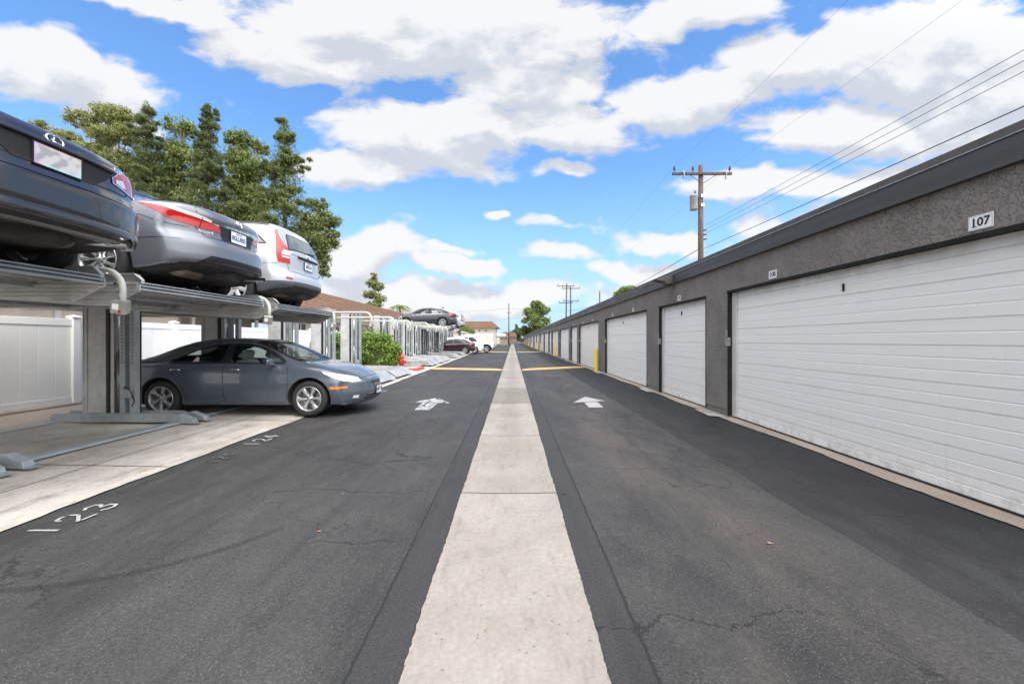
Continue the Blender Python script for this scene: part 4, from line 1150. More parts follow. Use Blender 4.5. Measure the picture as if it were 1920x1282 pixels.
    if rear:
        # tail lights
        c.patch('taillight', [(.02, .48, .83), (.02, .49, .87), (.02, .58, .935), (.03, .66, .955)], (-1, .35, 0), M['lens_red'], .006, .03, both=True) if False else None
        c.patch('taillight', [(.04, .50, .765), (.04, .495, .81), (.04, .60, .875), (.05, .70, .90), (.20, .84, .90), (.34, .86, .87), (.32, .87, .77), (.20, .86, .735), (.06, .74, .735)], (-1, .9, 0), M['lens_red'], .007, .03, both=True)
        c.patch('reverse_light', [(.04, .515, .777), (.04, .515, .807), (.04, .63, .832), (.045, .66, .767), (.04, .6, .76)], (-1, .5, 0), M['lens_clear'], .010, .03, both=True)
        c.ribbon('light_outline', [(.04, .50, .765), (.04, .495, .81), (.04, .60, .875), (.05, .70, .90), (.20, .84, .90), (.34, .86, .87), (.32, .87, .77), (.20, .86, .735), (.06, .74, .735)], (-1, .9, 0), .010, M['chrome'], .0085, both=True, closed=True)
        # trunk outline
        c.ribbon('trunk_gap', [(.05, .705, .97), (.045, .70, .80), (.04, .62, .70), (.04, 0, .675), (.04, -.62, .70), (.045, -.70, .80), (.05, -.705, .97)], (-1, 0, 0), .009, M['seam'], .002)
        # plate recess
        c.patch('plate_recess', [(0, -.46, .85), (0, .46, .85), (0, .40, .77), (0, .27, .675), (0, -.27, .675), (0, -.40, .77)], (-1, 0, 0), M['seam'], .004, .05)
        gp = MB(); e0, n0 = c.at(0, 0, .86, (-1, 0, 0))
        V = []
        for k in range(17):
            y = -.47 + .94 * k / 16; cc, n = c.at(0, y, .865, (-1, 0, 0)); 
            th = .028 * min(1, 1.2 - abs(y) / .5)
            for dx_, dz in ((.0, .030), (-.022, .022), (-.034, 0), (-.026, -.012), (.002, -.016)): V.append((cc.x + dx_, y, .862 + dz))
        gp.add(V, [(k * 5 + j, k * 5 + j + 1, k * 5 + j + 6, k * 5 + j + 5) for k in range(16) for j in range(4)], 0, True); gp.build('trunk_garnish', c.paint, c.root)
        c.plate(.755, False, pl_m, txt, w=.32)
        c.emblem_L(.912, .043)
        c.badge('ES330', -.55, .900, .050)
        # bumper lines
        c.ribbon('bumper_gap', [(.45, .8, .70), (.30, .8, .69), (.2, .86, .70)], (-.2, 1, 0), .008, M['seam'], .0015, both=True)
        c.ribbon('bumper_crease', [(.0, -.83, .60), (0, -.4, .60), (0, .4, .60), (.0, .83, .60)], (-1, 0, 0), .012, c.paint, .006)
        lo_ = MB()
        V = []
        for k in range(21):
            y = -.80 + 1.6 * k / 20; cc, n = c.at(0, y, .34, (-1, 0, 0))
            for dx_, dz in ((-.004, .035), (-.020, .015), (-.018, -.035), (.02, -.095), (.14, -.10)): V.append((cc.x + dx_, y, .33 + dz))
        lo_.add(V, [(k * 5 + j, k * 5 + j + 1, k * 5 + j + 6, k * 5 + j + 5) for k in range(20) for j in range(4)], 0, True); lo_.build('bumper_lip', c.paint, c.root)
        c.exhaust(-.55, .255, .036); c.exhaust(.55, .255, .036)
    if front:
        hl = [(4.68, .56, .69), (4.50, .70, .745), (4.25, .82, .80), (4.10, .86, .825), (4.13, .86, .785), (4.30, .84, .70), (4.48, .80, .635), (4.66, .68, .605), (4.74, .56, .62)]
        c.patch('headlight', hl, (.75, 1, 0), M['lens_head'], .006, .03, both=True)
        c.ribbon('light_outline', hl, (.75, 1, 0), .007, M['seam'], .005, both=True, closed=True)
        c.patch('side_marker', [(4.24, .86, .545), (4.55, .84, .54), (4.55, .84, .505), (4.26, .86, .50)], (.3, 1, 0), M['orange'], .006, .04, both=True)
        gr = [(4.8, -.30, .66), (4.8, .30, .66), (4.8, .25, .58), (4.8, .14, .53), (4.8, -.14, .53), (4.8, -.25, .58)]
        c.patch('grille', gr, (1, 0, 0), M['seam'], .003, .05)
        c.ribbon('grille_frame', gr, (1, 0, 0), .016, M['chrome'], .009, closed=True)
        for k in range(6):
            z = .55 + .019 * k; hw = .16 + .02 * k; c.ribbon('grille_bar', [(4.8, -hw, z), (4.8, hw, z)], (1, 0, 0), .007, M['chrome'], .009)
        c.patch('air_intake', [(4.8, -.38, .345), (4.8, .38, .345), (4.8, .44, .27), (4.8, -.44, .27)], (1, 0, 0), M['seam'], .004, .05)
        c.ribbon('intake_bar', [(4.8, -.42, .305), (4.8, .42, .305)], (1, 0, 0), .012, M['chrome'], .009)
        c.patch('fog_light', [(4.75, .60, .36), (4.72, .70, .36), (4.70, .72, .31), (4.74, .60, .30)], (1, .6, 0), M['lens_clear'], .006, .03, both=True)
        c.plate(.42, True, None, '5MDT714', w=.30)
        c.ribbon('bumper_gap', [(4.22, .86, .56), (4.3, .86, .60), (4.45, .82, .625)], (.4, 1, 0), .007, M['seam'], .0015, both=True)
        c.ribbon('hood_gap', [(3.70, .74, 1), (4.0, .73, 1), (4.3, .68, 1), (4.55, .55, 1), (4.68, .36, 1), (4.72, 0, 1)], (0, 0, 1), .008, M['seam'], .0015, both=True)
        # wipers
        for sg, y0 in ((1, .45), (1, -.12)):
            a, n = c.at(3.60, y0, 1, (0, 0, 1)); b, n2 = c.at(3.44, y0 - .5, 1, (0, 0, 1))
            MB().tube([a + n * .02, b + n2 * .02], .007, 5).build('wiper', M['plastic'], c.root)
    if opened:
        c.seats(2.55, 1.62, .33, .36)
        d_ = MB(); d_.prism([(3.05, .62), (3.15, .90), (3.6, .93), (3.6, .4), (3.2, .4)], -.70, .70, 'y'); d_.box(1.2, 3.3, -.78, .78, .28, .32); d_.box(.75, 1.25, -.62, .62, .93, .955)
        d_.build('dashboard', M['dash'], c.root, bevel=.02)
        sw = MB(); sw.tube([(2.98 - .08 * math.sin(a), .36 + .18 * math.cos(a), .88 + .16 * math.sin(a)) for a in [2 * PI * k / 20 for k in range(21)]], .014, 6, caps=False); sw.build('steering_wheel', M['wheelwood'], c.root)
        mi = MB(); mi.box(2.86, 2.88, -.11, .11, 1.235, 1.29); mi.build('rear_view_mirror', M['plastic'], c.root, bevel=.008)
        an = MB()
        for (z, r_) in ((1.20, .012), (1.15, .020), (1.10, .026)): an.lathe([(0, -r_), (r_ * .7, -r_ * .7), (r_, 0), (r_ * .7, r_ * .7), (0, r_)], (2.83, 0, z), 'z', 10)
        an.tube([(2.83, 0, 1.25), (2.83, 0, 1.06)], .003, 4); an.build('hanging_charm', M['charm'], c.root)
        st = [(1.70, 1.02), (1.74, 1.09), (1.79, 1.085), (1.80, 1.03), (1.82, 1.01), (1.69, 1.005)]
        c.patch('window_sticker', [(x, -.8, z) for x, z in st], (0, -1, 0), M['pink'], .006, .05)
    return c
M['wheelwood'] = varied('wood_trim', (.25, .13, .04), .3, 12, .3, world=False)
M['charm'] = varied('gold_charm', (.35, .30, .05), .3, 12, .4, world=False)
M['pink'] = mat('pink_sticker', (.75, .45, .50), .5)

# grey four-door seen at the rear three-quarter
def build_midsedan(loc, rz):
    p = M['p_grey']
    sp = dict(L=4.93, paint=p, R=.325, ra=1.10, fa=3.90, well=True, lo=1.0,
        top=[(0, .98), (.05, 1.045), (.15, 1.08), (.40, 1.105), (.55, 1.12), (.9, 1.25), (1.3, 1.37), (1.75, 1.455), (2.2, 1.475), (2.6, 1.455), (3.0, 1.36), (3.4, 1.19), (3.75, 1.02), (4.2, .95), (4.6, .84), (4.93, .68)],
        belt=[(0, .955), (.3, 1.01), (1.2, 1.02), (2.4, .985), (3.6, .93), (4.2, .86), (4.93, .62)],
        bot=[(0, .36), (.10, .33), (.35, .26), (.8, .21), (4.2, .19), (4.93, .21)],
        wid=[(0, .82), (.3, .895), (1.1, .925), (2.5, .925), (3.8, .92), (4.4, .88), (4.93, .78)],
        rw=[(0, .68), (.5, .69), (.9, .61), (1.5, .57), (2.2, .575), (2.9, .59), (3.5, .68), (3.8, .71), (4.93, .58)],
        er=[(.25, .10), (.34, .02), (.46, .0), (.58, .0), (.66, .03), (.72, .075), (.86, .07), (.98, .05), (1.06, .045), (1.15, .07)],
        ef=[(.18, .10), (.3, .02), (.5, .0), (.7, .08), (.9, .2)], kr=.30, kf=.40)
    c = Car(sp, 'parked_car', 'gunmetal grey sedan with a dented rear bumper on the middle raised lift platform', 'car', loc, rz)
    c.finish()
    RG = [(1.18, 1.05), (1.38, 1.18), (1.7, 1.32), (2.0, 1.375), (2.25, 1.39), (2.27, 1.02), (1.8, 1.03)]
    FG = [(2.36, 1.39), (2.7, 1.37), (3.0, 1.28), (3.3, 1.13), (3.5, .995), (2.36, 1.01)]
    side_windows(c, [RG, FG], M['dglass'])
    RW = [(.64, -.60), (.58, 0), (.64, .60), (1.0, .56), (1.42, .51), (1.46, 0), (1.42, -.51), (1.0, -.56)]
    c.patch('rear_window', [(x, y, 1) for x, y in RW], (0, 0, 1), M['dglass'], .0035, .08); c.ribbon('window_trim', [(x, y, 1) for x, y in RW], (0, 0, 1), .026, M['plastic'], .005, closed=True)
    WS = [(3.72, -.66), (3.80, 0), (3.72, .66), (3.3, .61), (2.88, .55), (2.84, 0), (2.88, -.55)]
    c.patch('windshield', [(x, y, 1) for x, y in WS], (0, 0, 1), M['dglass'], .0035, .1)
    c.ribbon('roof_trim', [(.60, .66, 1), (.95, .60, 1), (1.4, .565, 1), (2.0, .57, 1)], (0, 0, 1), .022, M['chrome'], .004, both=True)
    for P_, hx in (([(2.30, 1.01), (2.33, .27), (3.50, .26), (3.58, .62), (3.54, .96)], 2.50), ([(1.14, 1.0), (1.28, .80), (1.50, .55), (1.60, .27), (2.32, .26), (2.29, 1.01)], 1.42)):
        os_ = c.patch('door', [(x, .8, z) for x, z in P_], (0, 1, 0), p, .0050, .06, both=True)
        c.ribbon('panel_gap', [(x, .8, z) for x, z in P_], (0, 1, 0), .015, M['seam'], .0022, both=True, closed=True)
    c.wheels(9, 'fan', rim=.222)
    # tail lights: red wedge with a clear upper band, side to trunk
    red = [(.02, .36, .79), (.02, .40, .875), (.03, .62, .925), (.10, .80, .955), (.40, .88, 1.00), (.62, .90, 1.015), (.50, .91, .955), (.30, .90, .86), (.12, .86, .82), (.03, .66, .795)]
    c.patch('taillight', red, (-1, .8, 0), M['lens_red'], .007, .03, both=True)
    clr = [(.03, .62, .90), (.10, .80, .925), (.40, .88, .972), (.62, .90, 1.015), (.40, .885, 1.012), (.10, .80, .965), (.03, .60, .94), (.02, .41, .89), (.02, .40, .868)]
    c.patch('reverse_light', clr, (-1, .8, 0), M['lens_clear'], .011, .03, both=True)
    c.ribbon('light_split', [(.04, .63, .79), (.03, .60, .925)], (-1, .5, 0), .007, M['seam'], .013, both=True)
    c.patch('chrome_strip', [(0, -.44, .885), (0, .44, .885), (0, .44, .93), (0, -.44, .93)], (-1, 0, 0), M['chrome'], .012, .05)
    c.patch('plate_recess', [(0, -.34, .875), (0, .34, .875), (0, .28, .70), (0, -.28, .70)], (-1, 0, 0), M['plastic'], .005, .05)
    c.plate(.79, False, None, '8GLU055')
    c.emblem_H(.985, .050)
    c.badge('Accord', .50, .755, .06)
    c.ribbon('trunk_gap', [(.10, .60, 1.04), (.05, .60, .93), (.05, .60, .79), (.05, .50, .70), (.05, 0, .665), (.05, -.50, .70), (.05, -.60, .79), (.05, -.60, .93), (.1, -.60, 1.04)], (-1, 0, 0), .008, M['seam'], .002)
    c.ribbon('bumper_gap', [(.62, .91, .86), (.45, .91, .80), (.30, .90, .775), (.15, .87, .775)], (-.35, 1, 0), .007, M['seam'], .0015, both=True)
    c.ribbon('bumper_crease', [(.78, .92, .575), (.45, .92, .60), (.20, .90, .61)], (-.25, 1, 0), .014, p, .007, both=True)
    # dark diffuser cut into the bumper
    df = [(0, -.62, .37), (0, -.50, .455), (0, .50, .455), (0, .62, .37), (0, .55, .33), (0, -.55, .33)]
    c.patch('diffuser', df, (-1, 0, 0), M['plastic'], .006, .04); c.ribbon('diffuser_edge', df[:4], (-1, 0, 0), .014, p, .014)
    c.muffler(.25, .27); c.exhaust(-.52, .30, .034)
    c.mirror(3.3, 1.0)
    # antenna fin
    return c

# silver tall wagon
def build_crossover(paint_, label, loc, rz, detail=True, scale=.965, name='parked_car', cat='car'):
    sp = dict(L=4.52, paint=paint_, R=.345, ra=.96, fa=3.58, lo=1.0, arch=.05, clad=(.50, .55, .10) if detail else None,
        top=[(0, 1.13), (.06, 1.28), (.18, 1.44), (.34, 1.585), (.5, 1.63), (.9, 1.665), (1.6, 1.68), (2.1, 1.665), (2.5, 1.60), (2.9, 1.42), (3.25, 1.20), (3.5, 1.09), (3.9, 1.03), (4.25, .93), (4.52, .78)],
        belt=[(0, 1.08), (.3, 1.12), (1.2, 1.085), (2.4, 1.04), (3.3, 1.0), (4.0, .92), (4.52, .74)],
        bot=[(0, .40), (.10, .34), (.4, .26), (.8, .24), (4.0, .23), (4.52, .26)],
        wid=[(0, .80), (.25, .875), (1.0, .91), (2.5, .91), (3.6, .905), (4.1, .87), (4.52, .77)],
        rw=[(0, .68), (.15, .64), (.35, .60), (.9, .60), (2.0, .60), (2.6, .61), (3.2, .70), (3.5, .72), (4.52, .58)],
        er=[(.28, .14), (.36, .05), (.46, .0), (.58, .0), (.66, .05), (.72, .07), (1.0, .06), (1.15, .09), (1.6, .16)],
        ef=[(.2, .1), (.35, .0), (.6, .0), (.8, .08), (1.0, .2)], kr=.20, kf=.36)
    c = Car(sp, name, label, cat, loc, rz, scale=scale, dx=.05 if detail else .1, sub=5 if detail else 3)
    c.finish()
    QG = [(.42, 1.16), (.62, 1.34), (.85, 1.43), (1.02, 1.46), (1.06, 1.19), (.7, 1.165)]
    RG = [(1.14, 1.475), (1.5, 1.52), (2.02, 1.525), (2.02, 1.10), (1.18, 1.12)]
    FG = [(2.12, 1.52), (2.42, 1.48), (2.75, 1.35), (3.05, 1.16), (3.10, 1.07), (2.12, 1.09)]
    side_windows(c, [QG, RG, FG], M['fglass'] if detail else M['dglass'])
    RW = [(0, -.56, 1.15), (0, .56, 1.15), (0, .50, 1.42), (0, .44, 1.50), (0, -.44, 1.50), (0, -.50, 1.42)]
    c.patch('rear_window', RW, (-1, 0, .35), M['fglass'], .004, .05); c.ribbon('window_trim', RW, (-1, 0, .35), .022, M['plastic'], .006, closed=True)
    WS = [(3.30, -.64), (3.40, 0), (3.30, .64), (2.85, .59), (2.48, .55), (2.42, 0), (2.48, -.55), (2.85, -.59)]
    c.patch('windshield', [(x, y, 1) for x, y in WS], (0, 0, 1), M['dglass'], .004, .1)
    tl = [(.02, .62, 1.04), (.03, .70, 1.05) , (.12, .82, 1.05), (.22, .86, 1.05), (.22, .85, 1.17), (.28, .76, 1.36), (.33, .68, 1.50), (.26, .60, 1.50), (.18, .64, 1.36), (.08, .66, 1.21), (.05, .64, 1.16), (.02, .60, 1.14)]
    lo_z = .83
    tl = [(.03, .62, lo_z), (.17, .80, lo_z), (.21, .82, 1.0), (.22, .79, 1.15), (.28, .72, 1.30), (.34, .66, 1.46), (.31, .625, 1.47), (.22, .665, 1.32), (.10, .69, 1.18), (.03, .625, 1.08)]
    c.patch('taillight', tl, (-1, .75, 0), M['lens_red'], .008, .03, both=True)
    c.patch('reverse_light', [(.04, .62, .92), (.12, .76, .93), (.12, .77, 1.02), (.08, .72, 1.08), (.04, .615, 1.06)], (-1, .75, 0), M['lens_clear'], .012, .03, both=True)
    c.ribbon('light_split', [(.04, .62, .965), (.12, .76, .97)], (-1, .75, 0), .016, M['lens_red'], .014, both=True)
    if detail:
        c.ribbon('tailgate_gap', [(.03, .585, 1.5), (.03, .585, .80), (.03, .56, .69), (.03, 0, .665), (.03, -.56, .69), (.03, -.585, .80), (.03, -.585, 1.5)], (-1, 0, 0), .008, M['seam'], .002)
        c.ribbon('side_crease', [(.24, .86, 1.0), (.6, .9, .99), (1.2, .9, .985)], (-.3, 1, 0), .007, M['seam'], .002, both=True)
        c.ribbon('bumper_gap', [(.60, .9, .60), (.42, .9, .78), (.20, .85, .80)], (-.4, 1, 0), .007, M['seam'], .0015, both=True)
        h = MB(); V = []
        for k in range(9):
            y = -.36 + .72 * k / 8
            for dx_, dz in ((.0, .03), (-.03, .02), (-.034, -.01), (.0, -.02)): V.append((c.at(0, y, .985, (-1, 0, 0))[0].x + dx_, y, .985 + dz))
        h.add(V, [(k * 4 + j, k * 4 + j + 1, k * 4 + j + 5, k * 4 + j + 4) for k in range(8) for j in range(3)], 0, True); h.build('tailgate_handle', M['plastic'], c.root)
        c.plate(.86, False, None, '6JPR218')
        c.emblem_H(1.06, .045)
        c.badge('HONDA', .42, 1.03, .05)
        for sg in (1,): c.patch('reflector', [(.06, .56, .555), (.06, .70, .565), (.06, .70, .53), (.06, .56, .52)], (-1, .35, 0), M['lens_red'], .006, .03, both=True)
        c.ribbon('roof_rack', [(.5, .585, 1), (1.2, .59, 1), (2.2, .59, 1)], (0, 0, 1), .03, M['plastic'], .02, both=True)
        w_ = MB(); a, n = c.at(0, .02, 1.15, (-1, 0, .35)); b, n2 = c.at(0, -.35, 1.20, (-1, 0, .35)); w_.tube([a + n * .02, b + n2 * .02], .009, 5); w_.build('rear_wiper', M['plastic'], c.root)
        c.ribbon('panel_gap', [(1.10, .8, 1.45), (1.12, .8, .9), (1.35, .8, .55), (1.45, .8, .28)], (0, 1, 0), .009, M['seam'], .0012, both=True)
        c.ribbon('panel_gap', [(2.07, .8, 1.5), (2.09, .8, .28)], (0, 1, 0), .009, M['seam'], .0012, both=True)
    c.wheels(7 if detail else 5, 'wide', M['alloy_w'], .232)
    c.muffler(.1, .30); 
    if detail:
        wv = MB(); wv.lathe([(0, .0), (.2, .0), (.24, .05), (.24, .12)], (.42, -.1, .20), 'z', 24); wv.build('spare_wheel_well', M['under'], c.root)
    c.mirror(2.95, 1.1)
    if not detail:
        c.patch('headlight', [(4.30, .60, .82), (4.10, .78, .86), (3.95, .84, .88), (4.0, .85, .80), (4.3, .75, .74), (4.42, .60, .74)], (.75, 1, 0), M['lens_clear'], .006, .05, both=True)
        c.patch('grille', [(4.5, -.4, .72), (4.5, .4, .72), (4.5, .35, .60), (4.5, -.35, .60)], (1, 0, 0), M['plastic'], .006, .08)
        c.patch('air_intake', [(4.5, -.55, .46), (4.5, .55, .46), (4.5, .5, .36), (4.5, -.5, .36)], (1, 0, 0), M['plastic'], .006, .08)
        c.patch('fog_light', [(4.4, .58, .52), (4.4, .75, .52), (4.4, .72, .42), (4.4, .6, .42)], (1, .5, 0), M['plastic'], .006, .08, both=True)
    return c

# small sedans further off
def build_small_sedan(paint_, label, loc, rz, opened=False, lenght=4.55, scale=.965, lod=False, name='parked_car', front=False):
    sp = dict(L=4.55, paint=paint_, R=.335, ra=.98, fa=3.66,
        top=[(0, .95), (.08, 1.04), (.25, 1.075), (.42, 1.085), (.8, 1.22), (1.2, 1.35), (1.6, 1.43), (2.0, 1.455), (2.4, 1.43), (2.8, 1.32), (3.15, 1.15), (3.45, 1.01), (3.9, .93), (4.3, .80), (4.55, .66)],
        belt=[(0, .92), (.4, .985), (1.3, .985), (2.4, .93), (3.4, .89), (4.0, .8), (4.55, .6)],
        bot=[(0, .30), (.2, .24), (.8, .19), (4.0, .18), (4.55, .21)], wid=[(0, .80), (.3, .875), (1.0, .895), (2.5, .895), (3.7, .89), (4.2, .85), (4.55, .75)],
        rw=[(0, .66), (.45, .66), (.8, .59), (1.4, .55), (2.2, .56), (2.8, .60), (3.3, .68), (3.5, .70), (4.55, .56)],
        er=[(.2, .12), (.34, .02), (.5, .0), (.62, .02), (.72, .06), (.9, .04), (1.02, .02), (1.1, .05)], ef=[(.2, .1), (.35, .0), (.5, .02), (.7, .1), (.9, .2)], kr=.26, kf=.38)
    c = Car(sp, name, label, 'car', loc, rz, scale=scale, dx=.07, sub=4)
    RG = [(1.10, 1.03), (1.4, 1.20), (1.75, 1.33), (2.10, 1.365), (2.12, .965), (1.5, .985)]
    FG = [(2.20, 1.37), (2.5, 1.33), (2.85, 1.20), (3.10, 1.05), (3.20, .935), (2.20, .96)]
    WS = [(3.38, -.62), (3.44, 0), (3.38, .62), (2.7, .54), (2.62, 0), (2.7, -.54)]
    RW = [(.50, -.58), (.46, 0), (.50, .58), (1.2, .50), (1.26, 0), (1.2, -.50)]
    if opened: c.open_holes([RG, FG], 'y')
    c.finish()
    gl = M['cglass'] if opened else M['dglass']
    side_windows(c, [RG, FG], gl, tw=.045 if opened else .03, opened=opened)
    for nm, P_ in (('windshield', WS), ('rear_window', RW)): c.patch(nm, [(x, y, 1) for x, y in P_], (0, 0, 1), M['dglass'], .004, .1)
    c.ribbon('panel_gap', [(2.16, .8, .96), (2.18, .8, .25)], (0, 1, 0), .012, M['seam'], .0015, both=True)
    c.ribbon('panel_gap', [(1.10, .8, 1.0), (1.20, .8, .75), (1.45, .8, .45), (1.5, .8, .25)], (0, 1, 0), .012, M['seam'], .0015, both=True)
    c.ribbon('panel_gap', [(3.22, .8, .92), (3.28, .8, .25)], (0, 1, 0), .012, M['seam'], .0015, both=True)
    c.patch('taillight', [(.05, .42, .82), (.05, .48, .93), (.15, .78, .965), (.45, .87, .975), (.60, .88, .95), (.35, .88, .86), (.10, .78, .81)], (-1, .9, 0), M['lens_red'], .008, .05, both=True)
    c.patch('headlight', [(4.40, .50, .66), (4.2, .70, .74), (3.95, .83, .79), (3.95, .84, .74), (4.25, .80, .62), (4.45, .55, .58)], (.75, 1, 0), M['lens_clear'], .006, .05, both=True)
    c.patch('grille', [(4.5, -.35, .60), (4.5, .35, .60), (4.5, .30, .50), (4.5, -.30, .50)], (1, 0, 0), M['plastic'], .006, .08)
    c.patch('air_intake', [(4.5, -.5, .40), (4.5, .5, .40), (4.5, .5, .30), (4.5, -.5, .30)], (1, 0, 0), M['plastic'], .006, .08)
    c.plate(.62 if not opened else .58, False, None, None)
    for x, z in ((2.35, .83), (1.32, .85)): c.ribbon('door_handle', [(x - .09, .8, z), (x + .09, .8, z)], (0, 1, 0), .025, paint_, .022, both=True)
    c.wheels(10 if opened else 7, 'fan', rim=.235)
    c.mirror(3.0, .98)
    if opened:
        c.seats(2.35, 1.45); f = MB(); f.box(1.0, 3.2, -.76, .76, .25, .3); f.build('floor_pan', M['dash'], c.root)
        f = MB(); f.prism([(1.02, 1.42), (1.0, 1.52), (1.1, 1.49), (1.3, 1.44)], -.02, .02, 'y'); f.build('antenna', paint_, c.root)
        c.ribbon('chrome_strip', [(1.0, .8, .99), (1.5, .8, .958), (2.16, .8, .94), (3.2, .8, .91)], (0, 1, 0), .016, M['chrome'], .006, both=True)
    return c
# ---------------------------------------------------------------- parked cars
DECK = 2.03
gp_ = 'cars parked along the lane'
# raised cars, nose toward the fence (local +x -> world -x)
build_saloon(M['p_black'], 'parked_car', 'dusty black sedan with a smudged pale plate on the nearest raised lift platform', (-3.35, 2.95, DECK), PI, pl_m=M['plate_smudge'], txt=None)
build_midsedan((-3.66, 5.36, DECK), PI)
build_crossover(M['p_silver'], 'silver compact crossover with tall red tail lights on the third raised platform', (-3.98, 7.80, DECK), PI)
# blue-grey sedan below, nose toward the lane
gy = gz(-4.5) + .006
build_saloon(M['p_blue'], 'parked_car', 'blue-grey sedan parked on the ground under the silver crossover, nose toward the lane', (-3.615 - 3.87 * .965, 7.85, gy), 0, rear=False, front=True, opened=True)
# farther cars
build_small_sedan(M['p_coal'], 'charcoal sedan on a far raised platform, above the row of galvanised posts', (-4.02, 28.75, 2.36), PI, opened=True)
build_crossover(M['p_sgrey'], 'silver grey hatchback raised just behind the charcoal sedan', (-4.05, 33.6, 2.32), PI, detail=False, scale=.90)
build_small_sedan(M['p_wine'], 'dark wine-coloured sedan on the ground at the far end of the lifts', (-3.58, 38.4, .17), PI)
build_crossover(M['p_white'], 'white crossover nose out between the wine sedan and the white pickup', (-2.95 - 4.52 * .965, 41.0, .12), 0, detail=False)
# pickup
def build_pickup(loc):
    sp = dict(L=5.75, paint=M['p_white'], R=.40, ra=1.25, fa=4.85, arch=.10, lo=1.0,
        top=[(0, 1.25), (.1, 1.30), (1.9, 1.31), (1.95, 1.45), (2.1, 1.80), (2.4, 1.89), (3.0, 1.91), (3.4, 1.86), (3.8, 1.62), (4.15, 1.33), (4.4, 1.27), (5.2, 1.22), (5.6, 1.12), (5.75, .95)],
        belt=[(0, 1.22), (1.8, 1.22), (3.8, 1.18), (4.5, 1.12), (5.75, .9)], bot=[(0, .55), (.3, .48), (5.2, .42), (5.75, .40)],
        wid=[(0, .95), (1, 1.0), (4.6, 1.0), (5.3, .98), (5.75, .90)], rw=[(0, .90), (1.9, .90), (2.3, .72), (3.4, .72), (4.2, .85), (5.75, .78)],
        er=[(.4, .05), (.6, .0), (1.3, .0), (1.9, .1)], ef=[(.3, .08), (.5, .0), (.9, .0), (1.1, .08), (1.3, .2)], kr=.05, kf=.16)
    c = Car(sp, 'parked_pickup', 'white crew-cab pickup truck nose out, beyond the wine-coloured sedan', 'pickup truck', loc, 0, dx=.09, sub=4)
    c.finish()
    side_windows(c, [[(2.12, 1.27), (2.2, 1.72), (2.75, 1.76), (2.75, 1.25)], [(2.85, 1.76), (3.35, 1.70), (3.75, 1.42), (3.85, 1.25), (2.85, 1.24)]], M['dglass'])
    c.patch('windshield', [(4.05, -.72, 1), (4.12, 0, 1), (4.05, .72, 1), (3.5, .66, 1), (3.46, 0, 1), (3.5, -.66, 1)], (0, 0, 1), M['dglass'], .004, .1)
    c.patch('grille', [(5.7, -.62, .98), (5.7, .62, .98), (5.7, .6, .72), (5.7, -.6, .72)], (1, 0, 0), M['plastic'], .008, .08)
    c.ribbon('grille_bar', [(5.7, -.62, .86), (5.7, .62, .86)], (1, 0, 0), .06, M['chrome'], .014)
    c.patch('bumper', [(5.7, -.88, .64), (5.7, .88, .64), (5.7, .88, .45), (5.7, -.88, .45)], (1, 0, 0), M['clad'], .02, .08)
    c.patch('headlight', [(5.6, .66, 1.02), (5.5, .84, 1.04), (5.3, .96, 1.04), (5.35, .96, .86), (5.6, .68, .84)], (.8, 1, 0), M['lens_clear'], .008, .06, both=True)
    for x in (2.80, 3.92): c.ribbon('panel_gap', [(x, .8, 1.22), (x, .8, .5)], (0, 1, 0), .014, M['seam'], .002, both=True)
    for ax in (1.25, 4.85): c.ribbon('wheel_arch_trim', [(ax + math.cos(a) * .56, .9, .41 + math.sin(a) * .53) for a in [PI * k / 12 for k in range(13)]], (0, 1, 0), .07, M['plastic'], .02, both=True)
    c.ribbon('side_step', [(1.85, .9, .50), (4.25, .9, .48)], (0, 1, 0), .08, M['plastic'], .05, both=True)
    c.wheels(6, 'wide', M['alloy'], .25); c.mirror(3.75, 1.32)
build_pickup((-1.95 - 5.75 * .965, 43.6, .10))
build_small_sedan(M['p_white'], 'small white hatchback nose out near the far end of the lane', (-5.2 - 4.4, 88, .05), 0, name='parked_car')
build_small_sedan(M['p_silver'], 'tiny silver car, last in the row before the far gate', (-3.9 - 4.4, 104, .05), 0, name='parked_car')
